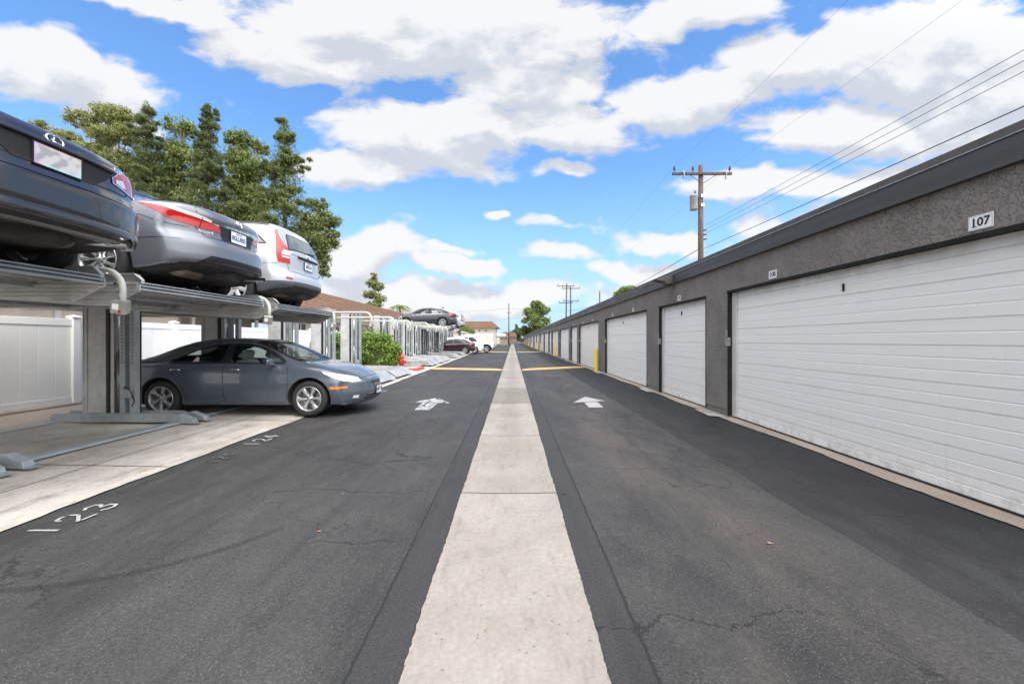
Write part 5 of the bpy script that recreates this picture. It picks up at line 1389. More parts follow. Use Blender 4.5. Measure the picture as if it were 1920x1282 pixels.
# ---------------------------------------------------------------- car lifts
def lift_post(parent, h, g, loc):
    """box column, chain slot, piston and the two drilled uprights; local origin at the foot, x along the bay depth"""
    e = empty('post'); e.parent = parent; e.location = loc
    p = MB(); d = .13
    p.box(-.33, .0, -.11, .11, .16, h)                       # box column
    p.box(-.345, -.33, -.135, .135, .16, h - .3); p.box(-.33, -.285, -.125, -.111, .16, h - .3)
    p.build('column', M['galv_dark'], e, bevel=.006)
    s_ = MB(); s_.box(.001, .085, -.095, .10, .05, h - .02); s_.box(.136, .234, .0, .01, .16, h - .02); s_.build('slot_shade_fill', M['black'], e)  # solid black fills; shade inside slot and piston gap is put into their colour
    s_ = MB()
    for k in range(int((h - .3) / .045)): s_.box(.02, .05, -.108, -.0955, .15 + k * .045, .175 + k * .045)
    s_.build('chain', M['plastic'], e)
    p = MB(); p.box(.086, .10, -.115, .115, .1, h - .02); p.box(.10, .135, -.115, -.10, .1, h - .02)
    p.build('channel', M['galv_dark'], e, bevel=.003)
    p = MB(); p.tube([(.18, -.06, .18), (.18, -.06, 1.12)], .037, 14); p.tube([(.18, -.06, .86), (.18, -.06, .875)], .044, 14); p.build('cylinder', M['steel'], e)
    p = MB(); p.tube([(.18, -.06, 1.12), (.18, -.06, h - .1)], .020, 12); p.build('piston_rod', M['chrome'], e)
    p = MB()
    for a, b in ((.235, .315), (.395, .475)):
        p.box(a, b, -.12, -.112, .12, h); p.box(a, a + .008, -.112, -.03, .12, h); p.box(b - .008, b, -.112, -.03, .12, h)
    p.build('upright', M['galv'], e, bevel=.002)
    p = MB(); p.box(.30, .41, .06, .07, .12, h); p.build('shade_back_plate', M['clad'], e)  # dark colour carries the shade on the steel between the uprights
    p = MB()
    for xa in (.262, .424):
        for k in range(int((h - .9) / .055)):
            zz = .95 + k * .055
            p.box(xa, xa + .014, -.1235, -.1215, zz, zz + .018)
            p.box(xa + .022, xa + .030, -.1235, -.1215, zz + .02, zz + .034)
    p.build('lock_holes', M['seam'], e)
    p = MB(); p.box(.30, .46, -.17, -.125, h * .41 - .58, h * .41 - .44)
    bx = p.build('hydraulic_unit', M['galv'], e, bevel=.01)
    p = MB(); p.tube([(.33, -.15, .56), (.38, -.17, .60), (.46, -.17, .52), (.50, -.15, .36), (.46, -.15, .28)], .009, 6); p.build('hose', M['black'], e)
    return e
def base_beam(parent, loc):
    e = MB()
    e.prism([(-.86, .02), (-.86, .11), (-.80, .165), (1.05, .165), (1.15, .12), (1.15, .02)], -.13, -.115, 'y')
    e.prism([(-.86, .02), (-.86, .11), (-.80, .165), (1.05, .165), (1.15, .12), (1.15, .02)], .115, .13, 'y')
    e.box(-.84, 1.05, -.114, .114, .02, .03)
    e.box(.10, .62, -.142, -.131, .04, .15); e.box(.64, 1.04, -.140, -.131, .03, .158); e.box(.70, .86, -.1475, -.141, .04, .11)
    for x in (.30, .34, .38, .42): e.box(x, x + .012, -.146, -.1425, .11, .122); e.box(x, x + .012, -.146, -.1425, .08, .092)
    o = e.build('base_beam', M['galv'], parent, bevel=.004); o.location = loc
    for y in (-.135, .10):
        r = MB(); r.prism([(1.152, .0), (1.152, .135), (1.20, .15), (1.40, .07), (1.42, .02), (1.42, .0)], y, y + .10, 'y'); r.box(1.40, 1.50, y - .01, y + .11, .0, .006)
        rr = r.build('ramp_tip', M['galv'], parent, bevel=.006); rr.location = loc
    b = MB()
    for x in (-.5, .05, .55): b.lathe([(.022, .0), (.022, .02), (.0, .022)], (x, 0, 0), 'z', 6)
    return o
def platform(parent, loc, width=2.13, depth=4.3, down=False):
    """local: x=0 at the lane edge going to -depth, y from 0 to width, z=0 deck top"""
    e = empty('platform'); e.parent = parent; e.location = loc
    d = MB(); n = 9; prof = []
    # deck folded in ribs that run across the bay
    w = .34
    x = -.02
    V = []
    while x > -depth:
        prof += [(x, 0), (x - .11, 0), (x - .125, -.045), (x - .21, -.045), (x - .225, 0)]; x -= .235
    d.add([(a, y, z) for y in (0.02, width - .02) for a, z in prof], [(i, i + 1, len(prof) + i + 1, len(prof) + i) for i in range(len(prof) - 1)])
    d.add([(a, y, z - .006) for y in (0.02, width - .02) for a, z in prof], [(i, i + 1, len(prof) + i + 1, len(prof) + i) for i in range(len(prof) - 1)])
    # lane-side folded nose
    nose = [(.0, .008), (-.06, .008), (-.06, -.075), (.0, -.075), (.0, -.060), (-.045, -.055), (-.045, -.042), (.0, -.038), (.0, -.024), (-.045, -.018), (-.045, -.006), (.0, -.004)] if not down else [(.30, -.20), (-.02, .012), (-.02, -.012), (.26, -.21)]
    d.prism([(a, b) for a, b in nose], .012, width - .012, 'y')
    for cx in (-.7, -1.5, -2.3, -3.1): d.box(cx - .03, cx + .03, .02, width - .02, -.10, -.052)
    d.build('deck', M['deck'], e, recalc=False)
    for y0, sg in ((0, 1), (width, -1)):
        s_ = MB(); a, b = (y0, y0 + sg * .012); lo_, hi_ = min(a, b), max(a, b)
        s_.prism([(-.0, -.02), (.0, -.09), (-.30, -.245), (-.5, -.245), (-2.7, -.10), (-depth, -.10), (-depth, .0)], lo_, hi_, 'y')
        for (z0, z1, dd) in ((-.016, .0, .03), (-.050, -.040, .016), (-.088, -.078, .022), (-.125, -.115, .014), (-.165, -.155, .022), (-.200, -.190, .014), (-.244, -.232, .035)):
            c0, c1 = sorted((y0 - sg * .002, y0 + sg * dd)) if not down else sorted((y0, y0 + sg * dd))
            c0, c1 = sorted((y0 + sg * .0125, y0 + sg * (.0125 + dd)))
            xe = -.02 - max(0, -.09 - z0) * 1.95; xi_ = -depth if z0 > -.10 else -.5 - (.245 + z0) / .145 * 2.2
            s_.box(xi_, xe, c0, c1, z0, z1)
            o0, o1 = sorted((y0 - sg * .0005, y0 - sg * (.0005 + dd * .45)))
            s_.box(xi_, xe, o0, o1, z0, z1)
        s_.build('side_beam', M['galv_dark'], e)
        g_ = MB(); q = y0 + sg * .05; lo_, hi_ = sorted((q, q + sg * .008))
        top_ = .095
        if not down:
            g_.prism([(.0, -.01), (.0, .03), (-.055, .088), (-.075, top_), (-depth, top_), (-depth, -.01)], lo_, hi_, 'y')
            l2, h2 = sorted((q, q - sg * .035)); g_.box(-depth, -.078, l2, h2, top_ - .002, top_ + .004)
            g_.add([(-.078, l2, top_), (-.078, h2, top_), (.002, h2, .03), (.002, l2, .03)], [(0, 1, 2, 3)]); g_.add([(.002, l2, .03), (.002, h2, .03), (.002, h2, -.01), (.002, l2, -.01)], [(0, 1, 2, 3)])
        else:
            g_.prism([(.28, -.21), (.28, -.17), (-.12, .05), (-2.1, .09), (-2.5, .30), (-2.55, .30), (-2.9, .09), (-depth, .05), (-depth, -.21)], lo_, hi_, 'y')
        g_.build('side_guard', M['galv_dark'], e, bevel=.001)
        t = MB()
        for k in range(9): t.lathe([(.013, 0), (.013, .012), (0, .013)], (-.25 - k * .33, 0, -.03), 'z', 6)
        bo_ = MB()
        for k in range(9):
            x_ = -.25 - k * .33; l2, h2 = sorted((y0 - sg * .026, y0 - sg * .014)); bo_.box(x_, x_ + .022, l2, h2, -.024, -.004)
        bo_.build('bolts', M['dark'], e)
    if not down:
        gs = MB(); gs.prism([(-1.32, -.03), (-1.62, -.03), (-1.50, -.15), (-1.46, -.15)], width - .09, width - .082, 'y'); gs.build('gusset', M['galv'], e)
    return e
def guard_arm(parent, loc, L=2.3, bar=True):
    """pipe from the post toward the lane, bending down to the switch box"""
    e = empty('guard_arm'); e.parent = parent; e.location = loc
    p = MB(); r = .026
    Q = .19; pts = [(-L, 0, 0)] + [(-Q + Q * math.sin(a), 0, -Q + Q * math.cos(a)) for a in [PI / 2 * k / 6 for k in range(7)]] + [(0, 0, -.32)]
    p.tube(pts, r, 10); p.build('pipe', M['pipe'], e)
    b = MB(); b.box(-.060, .060, -.055, .055, -.13, 0); o = b.build('control_box', M['boxmetal'], e, bevel=.006); o.location = (0, -.02, -.30); o.rotation_euler = (.25, .12, .5)
    k = MB(); k.lathe([(.013, 0), (.013, .012), (.0, .014)], (0, 0, 0), 'y', 10); 
    f_ = MB(); f_.box(.0, .018, -.059, -.0555, -.115, -.09); f_.build('red_knob', M['lens_red'], o)
    f_ = MB(); f_.box(-.045, .0, -.0570, -.0555, -.085, -.03); f_.build('warning_label', M['sign'], o)
    return e
LIFTG = 'galvanised car lifts between the parking bays'
bars_mat = M['galv']
post_y = [1.52, 3.96, 6.40, 8.84, 11.28, 13.72, 16.16, 20.1, 22.55, 25.0, 27.4, 29.9, 32.3, 34.75, 37.2, 39.6, 42.1, 44.5]
up_bays = {1.52: DECK, 3.96: DECK, 6.40: DECK, 27.4: 2.36, 32.3: 2.32}
down_bays = {8.84, 11.28, 13.72, 20.1, 22.55, 25.0, 29.9, 34.75, 39.6}
lbl = {1.52: 'nearest galvanised lift, mostly out of view, its raised platform under the black sedan',
       3.96: 'galvanised lift whose raised platform carries the grey dented sedan',
       6.40: 'galvanised lift with the silver crossover above and the blue-grey sedan below',
       8.84: 'empty lift with lowered platform just beyond the blue-grey sedan',
       11.28: 'empty lift with lowered platform, second past the blue-grey sedan',
       13.72: 'empty lift with lowered platform directly before the green hedge',
       16.16: 'lone lift post standing at the near side of the green hedge',
       20.1: 'lift with lowered platform just behind the red hydrant', 22.55: 'lift with lowered platform, second one behind the hydrant',
       25.0: 'lift with lowered platform, just before the raised charcoal sedan', 27.4: 'far lift raising the charcoal sedan',
       29.9: 'far lift between the raised charcoal sedan and the raised silver hatchback', 32.3: 'far lift raising the silver grey hatchback',
       34.75: 'far lift between the silver hatchback and the wine-coloured sedan', 37.2: 'far lift above the parked wine-coloured sedan',
       39.6: 'far lift beside the white crossover', 42.1: 'last lift in the row, beside the white pickup', 44.5: 'end post of the lift row beyond the white pickup'}
post_proto = None
for i, y in enumerate(post_y):
    X0 = -6.45 + sx(y); g0 = gz(-6.4) + .006; h = 2.40 if y < 17 else 2.58
    L = empty('car_lift', (X0, y, g0)); tag(L, lbl[y], 'car lift', LIFTG)
    if post_proto is None: post_proto = lift_post(L, 2.40, 0, (0, 0, 0))
    else:
        c = copy_tree(post_proto, L); c.name = 'post'; c.location = (0, 0, 0); c.scale.z = h / 2.40
    base_beam(L, (0, 0, 0))
    ex = -3.93 - .5 * (.016 * (y - 4)) * 0 + sx(y) * (1.0 if y > 8 else .3)   # lane edge of the platform
    if y in up_bays: platform(L, (ex - X0, .20, up_bays[y] - g0), width=2.08)
    if y in down_bays: platform(L, (ex - X0 - .25, .16, .235), width=2.12, down=True)
    if y in up_bays or y in down_bays or y > 34:
        # cross bars that tie this post to the next
        for bx, bw in ((1.10, .16), (-.80, .20)):
            b = MB(); b.prism([(bx - bw / 2, 0), (bx - bw / 2 + .02, .030), (bx + bw / 2 - .02, .030), (bx + bw / 2, 0)], .14, 2.30, 'y'); b.build('floor_bar', M['galv'], L)
    if y > 1.6:
        az = (2.11 if y < 9 else 2.22) + (.10 if y > 18 else 0)
        ax = -3.84 - .030 * (y - 5)
        near = y < 9.5
        guard_arm(L, (ax - X0, -.10 if near else 0, az - g0), L=(.42 if near else ax - X0 + .0) if near else (ax - X0))
        if not near:
            tb = MB(); tb.tube([(.2, 0, az - g0), (.2, .0, h - .2)], .02, 6)
for (x, y, z0, z1) in ((-3.98, 3.99, 1.62, 2.02),):
    c = MB(); zz = z1
    k = 0
    while zz > z0:
        r_ = .012; a = PI / 2 * (k % 2)
        c.tube([(math.cos(a) * r_ * math.cos(t) , math.sin(a) * r_ * math.cos(t), zz - z1 + .02 * math.sin(t)) for t in [2 * PI * j / 8 for j in range(9)]], .0028, 4, caps=False); zz -= .031; k += 1
    o = c.build('hanging_chain', M['steel'], loc=(x, y, z1)); tag(o, 'thin steel chain hanging from the corner of the nearest raised platform', 'chain')

# ---------------------------------------------------------------- white vinyl fence
fe = empty('vinyl_fence', (-8.9, 0, gz(-8.9))); tag(fe, 'white vinyl panel fence with square capped posts behind the lifts', 'fence')
zb = 0
fy = [5.65 + 2.36 * k for k in range(-3, 17)]
FX = -8.9
for i, y in enumerate(fy):
    p = MB(); p.box(-.065, .065, -.065, .065, 0, 1.74); p.box(-.085, .085, -.085, .085, 1.742, 1.77); p.add([(-.075, -.075, 1.772), (.075, -.075, 1.772), (.075, .075, 1.772), (-.075, .075, 1.772), (0, 0, 1.805)], [(0, 1, 4), (1, 2, 4), (2, 3, 4), (3, 0, 4)])
    o = p.build('fence_post', M['vinyl'], fe, bevel=.005); o.location = (0, y, 0)
    if i < len(fy) - 1:
        w_ = 2.36 - .13
        p = MB(); nb = 8
        for k in range(nb):
            a = .067 + w_ * k / nb; b = .067 + w_ * (k + 1) / nb
            p.prism([(-.012, a + .004), (-.010, a + .001), (.010, a + .001), (.014, a + .006), (.014, b - .006), (.010, b - .001), (-.010, b - .001), (-.012, b - .004)], .16, 1.58, 'z')
        p.box(-.028, .028, .066, .066 + w_, 1.581, 1.715); p.box(-.028, .028, .066, .066 + w_, .05, .159)
        o = p.build('fence_panel', M['vinyl'], fe, bevel=.003); o.location = (0, y, 0)
kb = MB(); kb.box(FX - .16, FX + .20, -2, 44, .0, gz(-8.9) + .035); tag(kb.build('fence_footing', M['tan']), kind='structure')

# ---------------------------------------------------------------- apartment building behind the fence
def apartment(x_e, x_r, z_e, z_r, y0, y1):
    b = empty('apartment_building', (x_e, y0, 0)); tag(b, 'long low beige apartment building with a brown tiled roof behind the white fence', 'building')
    wx = x_e - .75
    def put(mb, nm, m, par=b, **k):
        o = mb.build(nm, m, par, **k); 
        if par is b: o.location = (-x_e, -y0, 0)
        return o
    dark = (14.6, 20.5)
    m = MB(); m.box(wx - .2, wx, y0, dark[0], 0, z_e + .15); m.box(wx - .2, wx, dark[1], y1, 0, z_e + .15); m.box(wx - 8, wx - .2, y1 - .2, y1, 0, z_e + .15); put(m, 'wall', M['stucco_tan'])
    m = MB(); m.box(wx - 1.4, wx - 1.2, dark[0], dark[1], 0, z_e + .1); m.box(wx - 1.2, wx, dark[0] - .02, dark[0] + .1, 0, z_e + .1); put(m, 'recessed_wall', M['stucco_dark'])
    # roof: front slope built flat in its own frame so the tile courses follow it
    sl = math.hypot(x_e - x_r, z_r - z_e); a = math.atan2(z_r - z_e, x_e - x_r)
    L = y1 - y0 + .8
    rr = MB(); cells = 90
    V = []; cols = int(L / .30); 
    for j in range(int(sl / .33) + 1):
        s0 = j * .33; s1 = min(sl, s0 + .35)
        rr.add([(0, s0, .035), (L, s0, .035), (L, s1, .002), (0, s1, .002), (0, s0, 0.0), (L, s0, 0.0)], [(0, 1, 2, 3), (4, 5, 1, 0)])
    o = rr.build('roof', M['tile'], b, recalc=False)
    # local x -> world +y, local y -> up the slope (-x, +z)
    mtx = Matrix(((0, -math.cos(a), math.sin(a), 0), (1, 0, 0, -.4), (0, math.sin(a), math.cos(a), z_e), (0, 0, 0, 1)))
    o.matrix_local = mtx
    m = MB(); m.prism([(x_r, z_r), (x_r - (x_e - x_r), z_e), (x_r, z_e)], y0 - .4, y1 + .4, 'y'); put(m, 'rear_roof', M['tile'])
    m = MB(); m.prism([(x_e, z_e - .005), (x_r, z_r - .005), (x_r - .01, z_e)], y0 - .2, y1 + .2, 'y'); put(m, 'gable', M['stucco_tan'])
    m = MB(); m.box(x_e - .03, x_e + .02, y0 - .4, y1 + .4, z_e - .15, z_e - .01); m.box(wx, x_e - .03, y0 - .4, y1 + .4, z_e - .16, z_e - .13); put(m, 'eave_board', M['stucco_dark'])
    for k, yy in enumerate((22.4, 26.5, 29.2, 33.4, 38.6, 42.0, 47.0)):
        wd = 1.5 if k % 2 else 1.1; z0, z1 = (1.25, 2.38)
        f = MB(); 
        for (ya, yb, za, zb_) in ((0, wd, z1, z1 + .09), (0, wd, z0 - .09, z0), (-.08, 0, z0 - .09, z1 + .09), (wd, wd + .08, z0 - .09, z1 + .09), (wd / 2 - .03, wd / 2 + .03, z0, z1)): f.box(0, .05, ya, yb, za, zb_)
        fo = f.build('window', M['white_trim'], b); fo.location = (wx - x_e, yy - y0, 0)
        g_ = MB(); g_.box(.0, .02, 0, wd, z0, z1); g_.build('pane', M['glass_win'], fo)
    for yy in (15.5, 19.4, 1.2, 8.9, 10.6):
        f = MB(); f.box(-.04 if yy > 12 else 0, .06, 0, .16, 0, z_e - .1); o = f.build('downpipe', M['white_trim'], b); o.location = (wx - x_e - (.3 if yy > 12 else 0), yy - y0, 0)
    f = MB(); f.box(-1.2, -1.1, 0, .28, 2.0, 2.45); o = f.build('wall_lamp', M['sign'], b, bevel=.02); o.location = (wx - x_e, 17.3 - y0, 0)
apartment(-11.6, -15.8, 2.78, 5.35, -3, 57)

# ---------------------------------------------------------------- hydrant
hy = empty('fire_hydrant', (-5.12, 18.2, .06)); tag(hy, 'red fire hydrant beside the green hedge', 'fire hydrant')
p = MB(); p.lathe([(.15, 0), (.15, .05), (.105, .055), (.10, .10), (.095, .42), (.13, .425), (.13, .46), (.10, .465), (.10, .56), (.125, .565), (.125, .60), (.10, .61), (.092, .66), (.06, .70), (.03, .72), (.03, .76), (0, .765)], (0, 0, 0), 'z', 22)
p.build('barrel', M['red'], hy)
for (d, z) in (((1, 0, 0), .36), ((.2, -.98, 0), .38), ((-.5, .86, 0), .5)):
    d = Vector(d); p = MB(); p.tube([d * .08 + Vector((0, 0, z)), d * .17 + Vector((0, 0, z))], .052, 12); p.tube([d * .17 + Vector((0, 0, z)), d * .20 + Vector((0, 0, z))], .066, 12); p.tube([d * .20 + Vector((0, 0, z)), d * .225 + Vector((0, 0, z))], .022, 6); p.build('outlet_cap', M['red'], hy)
m = MB(); m.box(-5.7, -4.45, 18.0, 18.9, .0, .085); m.box(-4.45, -4.2, 17.6, 18.9, .0, .15)
tag(m.build('red_curb', M['redcurb'], bevel=.03), kind='structure')

# ---------------------------------------------------------------- utility poles and wires
def pole(loc, h, lb, arms=((0, 2.9),), tank=True, r=.15, lean=0.0, cat='utility pole', detail=True, rot=0):
    e = empty('utility_pole', loc); tag(e, lb, cat, 'wooden utility poles'); e.rotation_euler.z = rot
    p = MB(); p.tube([(0, 0, 0), (lean * .5, 0, h / 2), (lean, 0, h)], [r, r * .86, r * .72], 14); p.build('shaft', M['wood'], e)
    for (dz, w) in arms:
        z = h - .45 - dz
        p = MB(); p.box(-w / 2, w / 2, -.19, -.08, z - .06, z + .06); a = p.build('crossarm', M['wood'], e, bevel=.01)
        if detail:
            b = MB(); b.tube([(-.62, -.14, z - .05), (-.03, -.16, z - .48)], .014, 5); b.tube([(.72, -.14, z - .05), (.03, -.16, z - .48)], .014, 5); b.build('brace', M['insul'], e)
        for xi in ((-w / 2 + .1, -.45, w / 2 - .1) if dz == 0 else (-w / 2 + .15, w / 2 - .15)):
            q = MB(); q.lathe([(.015, .06), (.015, .16), (.055, .17), (.055, .20), (.03, .21), (.06, .24), (.06, .27), (.03, .28), (.05, .31), (.03, .36), (.0, .37)], (xi, -.135, z), 'z', 10); q.build('insulator', M['insul'], e)
        if detail:
            for xi in (-w / 2 + .5, w / 2 - .35):
                q = MB(); q.tube([(xi, -.22, z + .12), (xi + .03, -.26, z - .05), (xi - .04, -.26, z - .28)], .028, 8); q.tube([(xi - .05, -.26, z - .29), (xi + .03, -.26, z - .31)], .02, 6); q.build('fuse', M['grey_tank'], e)
    if tank:
        q = MB(); q.lathe([(.0, h - 2.22), (.17, h - 2.20), (.19, h - 2.16), (.19, h - 1.55), (.20, h - 1.54), (.20, h - 1.50), (.14, h - 1.45), (0, h - 1.43)], (-.36, -.05, 0), 'z', 20); t = q.build('transformer', M['grey_tank'], e)
        q = MB(); q.lathe([(.03, h - 1.45), (.05, h - 1.40), (.03, h - 1.35), (.045, h - 1.30), (.0, h - 1.22)], (-.30, -.05, 0), 'z', 10); q.build('bushing', M['insul'], t)
        for k in range(3):
            q = MB(); q.tube([(.12, -.05, h - 3.2 - k * .22), (.26, -.05, h - 3.16 - k * .22)], .035, 8); q.build('bracket', M['insul'], e)
        q = MB(); q.box(-.55, .1, -.2, -.1, h - 5.95 - .05, h - 5.95 + .02); o = q.build('step_arm', M['wood'], e); o.rotation_euler = (0, 0, 0)
        q = MB(); q.lathe([(0, 0), (.09, .02), (.09, .42), (0, .44)], (0, 0, 0), 'y', 12); o = q.build('splice_case', M['insul'], e); o.location = (.22, -.45, h - 6.95)
        for k, (z0, z1) in enumerate(((h - 1.6, h - 1.45), (h - 2.05, h - 1.9))):
            q = MB(); q.box(-.05, .12, -.155, -.14, z0, z1); q.build('tag_plate', M['sign'], e)
    return e
PX = 9.25
pole((PX, 19.4, 0), 10.0, 'nearest wooden utility pole with crossarm and grey transformer behind the garages')
pole((9.15, 68, 0), 11.2, 'taller of the paired distant utility poles above the garage roof', arms=((0, 3.0), (2.9, 2.4)), tank=False, detail=False, lean=.18)
pole((9.6, 65, 0), 10.4, 'shorter right-hand pole of the distant pair above the garages', arms=((0, 3.0), (2.1, 2.6)), tank=False, detail=False, lean=-.05)
pole((10.6, 48, 0), 7.4, 'small short pole with a bracket just above the garage roofline', arms=(), tank=False, detail=False, r=.11)
pole((-1.15, 122, 0), 12.8, 'thin lone utility pole at the far end of the lane', arms=((2.4, 1.6),), tank=False, detail=False, r=.2)
pole((9.1, 96, 0), 7.5, 'faint far pole standing beside the round tree', arms=(), tank=False, detail=False)
def wire(a, b, sag, r, lb, grp='overhead wires along the garage row', n=40):
    a, b = Vector(a), Vector(b); pts = []
    for i in range(n + 1):
        t = i / n; p = a.lerp(b, t); p.z -= sag * 4 * t * (1 - t); pts.append(p)
    o = MB().tube([p - a for p in pts], r, 5).build('overhead_wire', M['wire'], loc=a); tag(o, lb, 'wire', grp)
YN = -34
wire((PX - 1.35, 19.3, 9.9), (PX - 1.35, YN, 10.3), .9, .003, 'faint uppermost wire leaving the left end of the nearest crossarm')
wire((PX + 1.35, 19.3, 9.9), (PX + 1.35, YN, 10.3), .9, .003, 'faint uppermost wire leaving the right end of the nearest crossarm')
for k, nm in enumerate(('upper', 'middle', 'lower')):
    wire((PX + .25, 19.4, 6.83 - .2 * k + .25), (PX + .25 , YN, 7.6 - .2 * k), .55, .0065, '%s of the three parallel wires sweeping up to the right from the pole' % nm)
wire((PX + .1, 19.3, 5.9), (PX + .1, YN, 6.3), .42, .012, 'thick black cable running low over the garages to the right edge')
wire((PX + .3, 19.2, 5.45), (PX + .3, YN, 5.6), .5, .012, 'thin black cable just above the garage fascia right of the pole')
wire((PX - .1, 19.4, 5.9), (9.15, 68, 6.4), .8, .016, 'black cable sagging from the nearest pole toward the distant poles')
wire((PX - .1, 19.4, 5.3), (9.6, 65, 5.9), .8, .013, 'lower cable sagging from the nearest pole toward the distant poles')
for xx in (-1.35, 1.35): wire((PX + xx, 19.4, 9.9), (9.15 + xx, 68, 11.0), .9, .003, 'hair-thin top wire from the nearest pole to the %s side of the distant poles' % ('left' if xx < 0 else 'right'))
wire((-1.2, 122, 11.3), (-60, 112, 9.2), 1.0, .025, 'pale thin wire stretching left from the far lone pole'); wire((-1.1, 122, 11.3), (22, 126, 11.4), .6, .025, 'pale thin wire stretching right from the far lone pole')
# ---------------------------------------------------------------- vegetation
def leaf_mat(name, c0, c1, c2=None):
    m = mat(name, c0, .55); nt = m.node_tree
    ri = nt.nodes.new('ShaderNodeNewGeometry').outputs['Random Per Island']
    col = mixc(nt, ri, c0, c1)
    if c2: col = mixc(nt, rng(nt, ri, .82, .95), col, c2)
    n = noise(nt, position(nt), .9, 3); col = mixc(nt, rng(nt, n, .35, .65, 0, .5), col, c1)
    lk(m, col, 'Base Color')
    out = [x for x in nt.nodes if x.type == 'OUTPUT_MATERIAL'][0]
    tr = nd(nt, 'BsdfTranslucent', {0: col}); mx = nd(nt, 'MixShader', {0: .30, 1: bs(m).outputs[0], 2: tr.outputs[0]})
    nt.links.new(mx.outputs[0], out.inputs[0]); return m
M['lf_pine'] = leaf_mat('pine_needles', (.080, .110, .036), (.165, .205, .070), (.24, .26, .10))
M['lf_euc'] = leaf_mat('eucalyptus_leaves', (.11, .16, .04), (.25, .31, .09), (.34, .37, .14))
M['lf_light'] = leaf_mat('light_green_leaves', (.15, .19, .05), (.30, .32, .10), (.42, .38, .2))
M['lf_con'] = leaf_mat('conifer_sprays', (.095, .130, .038), (.20, .245, .075), (.28, .29, .11))
M['lf_bush'] = leaf_mat('hedge_leaves', (.085, .16, .022), (.21, .32, .050), (.30, .38, .08))
M['lf_far'] = leaf_mat('distant_foliage', (.055, .085, .030), (.12, .15, .055))
M['bark'] = varied('brown_bark', (.10, .07, .05), .3, 5, .9, .05, bumps=.5, bscale=25, stretch=(1, 1, .3))
M['bark_pale'] = varied('pale_bark', (.32, .26, .20), .25, 3, .8)

class Foliage:
    def __init__(s, seed): s.r = np.random.default_rng(seed); s.P = []; s.N = []; s.S = []; s.A = []
    def clump(s, c, rad, n, size, droop=0.0, shell=.5, aspect=1.0):
        r = s.r; d = r.normal(size=(n, 3)); d /= np.linalg.norm(d, axis=1)[:, None]
        k = (shell + (1 - shell) * r.random(n)**.5)[:, None]
        p = np.array(c) + d * k * np.array(rad)
        s.P.append(p); nn = r.normal(size=(n, 3)) + d * .6; nn /= np.linalg.norm(nn, axis=1)[:, None]
        s.N.append(nn); s.S.append(size * (.6 + .8 * r.random(n))); s.A.append(np.full(n, aspect))
        s.dr = droop
    def mesh(s, name, m, parent, droop=0.0):
        P = np.concatenate(s.P); N = np.concatenate(s.N); Sz = np.concatenate(s.S); A = np.concatenate(s.A); n = len(P)
        t = s.r.normal(size=(n, 3)); 
        if droop: t = t * (1 - droop) + np.array([0, 0, -2.0]) * droop
        t -= N * (t * N).sum(1)[:, None]; t /= (np.linalg.norm(t, axis=1)[:, None] + 1e-9); b = np.cross(N, t)
        a = t * (Sz * A)[:, None]; b = b * (Sz / A)[:, None] * .5
        V = np.stack([P - a, P - b * 1.0 + a * .1, P + a, P + b * 1.0 - a * .05], 1).reshape(-1, 3)
        me = bpy.data.meshes.new(name); me.vertices.add(4 * n); me.vertices.foreach_set('co', V.ravel())
        me.loops.add(4 * n); me.loops.foreach_set('vertex_index', np.arange(4 * n, dtype=np.int32))
        me.polygons.add(n); me.polygons.foreach_set('loop_start', np.arange(0, 4 * n, 4, dtype=np.int32)); me.polygons.foreach_set('loop_total', np.full(n, 4, dtype=np.int32))
        me.materials.append(m); me.update(calc_edges=True)
        o = bpy.data.objects.new(name, me); COL.objects.link(o); o.parent = parent; return o

def conifer(name, loc, h, rad, z0, lb, leaf, seed, n=11000, open_=.85, top=.25, droop=0.0, size=.20, grp='tall trees behind the tiled roof', bark='bark', lean=0.0):
    e = empty(name, loc); tag(e, lb, 'tree', grp); r = random.Random(seed); F_ = Foliage(seed)
    w = MB(); w.tube([(0, 0, 0), (lean * .3 + .1, 0, h * .4), (lean * .7 - .1, .1, h * .75), (lean, 0, h * .98)], [.30, .22, .12, .03], 9)
    br = w; nlev = int((h - z0) / .58); tot = 0; cl = []
    for i in range(nlev):
        t = (i + r.random() * .8) / nlev; z = z0 + (h - z0) * t
        R_ = rad * ((1 - t)**.8 * (.85 + .22 * math.sin(t * 11 + seed)) + top * (1 - t)**.5 + .05)
        for k in range(3 + (i % 2)):
            if r.random() < open_ * .35: continue
            a = r.random() * 2 * PI; L = R_ * r.uniform(.55, 1.1); up = .15 + .25 * t
            px, py = lean * t, 0
            end = Vector((px + math.cos(a) * L, py + math.sin(a) * L, z + L * up))
            br.tube([(px, py, z), (px + math.cos(a) * L * .5, py + math.sin(a) * L * .5, z + L * up * .35), tuple(end)], [.055 * (1 - t) + .02, .03, .012], 5)
            for q in range(3 + int(L * 1.5)):
                f = r.uniform(.2, 1.08); c = Vector((px, py, z)).lerp(end, f) + Vector((r.gauss(0, .22), r.gauss(0, .22), r.gauss(0, .15) + .08))
                s_ = r.uniform(.20, .44) * (.6 + .5 * (1 - t)); cl.append((c, s_))
    m_ = max(6, int(n / max(1, len(cl))))
    for c, s_ in cl: F_.clump(c, (s_ * 1.2, s_ * 1.2, s_ * .75), m_, size, shell=.05, aspect=1.9)
    for i in range(26):
        t = i / 26; R_ = rad * (1 - t)**.8 + .15; F_.clump((lean * t, 0, z0 + (h - z0) * t), (R_, R_, .9), int(n * .010 * (1.3 - t)), size, shell=.1, aspect=1.9)
    F_.clump((lean, 0, h - .3), (.25, .25, .7), 60, size * .8, aspect=1.6)
    w.build('trunk', M[bark], e); F_.mesh('crown', M[leaf], e, droop)
    return e
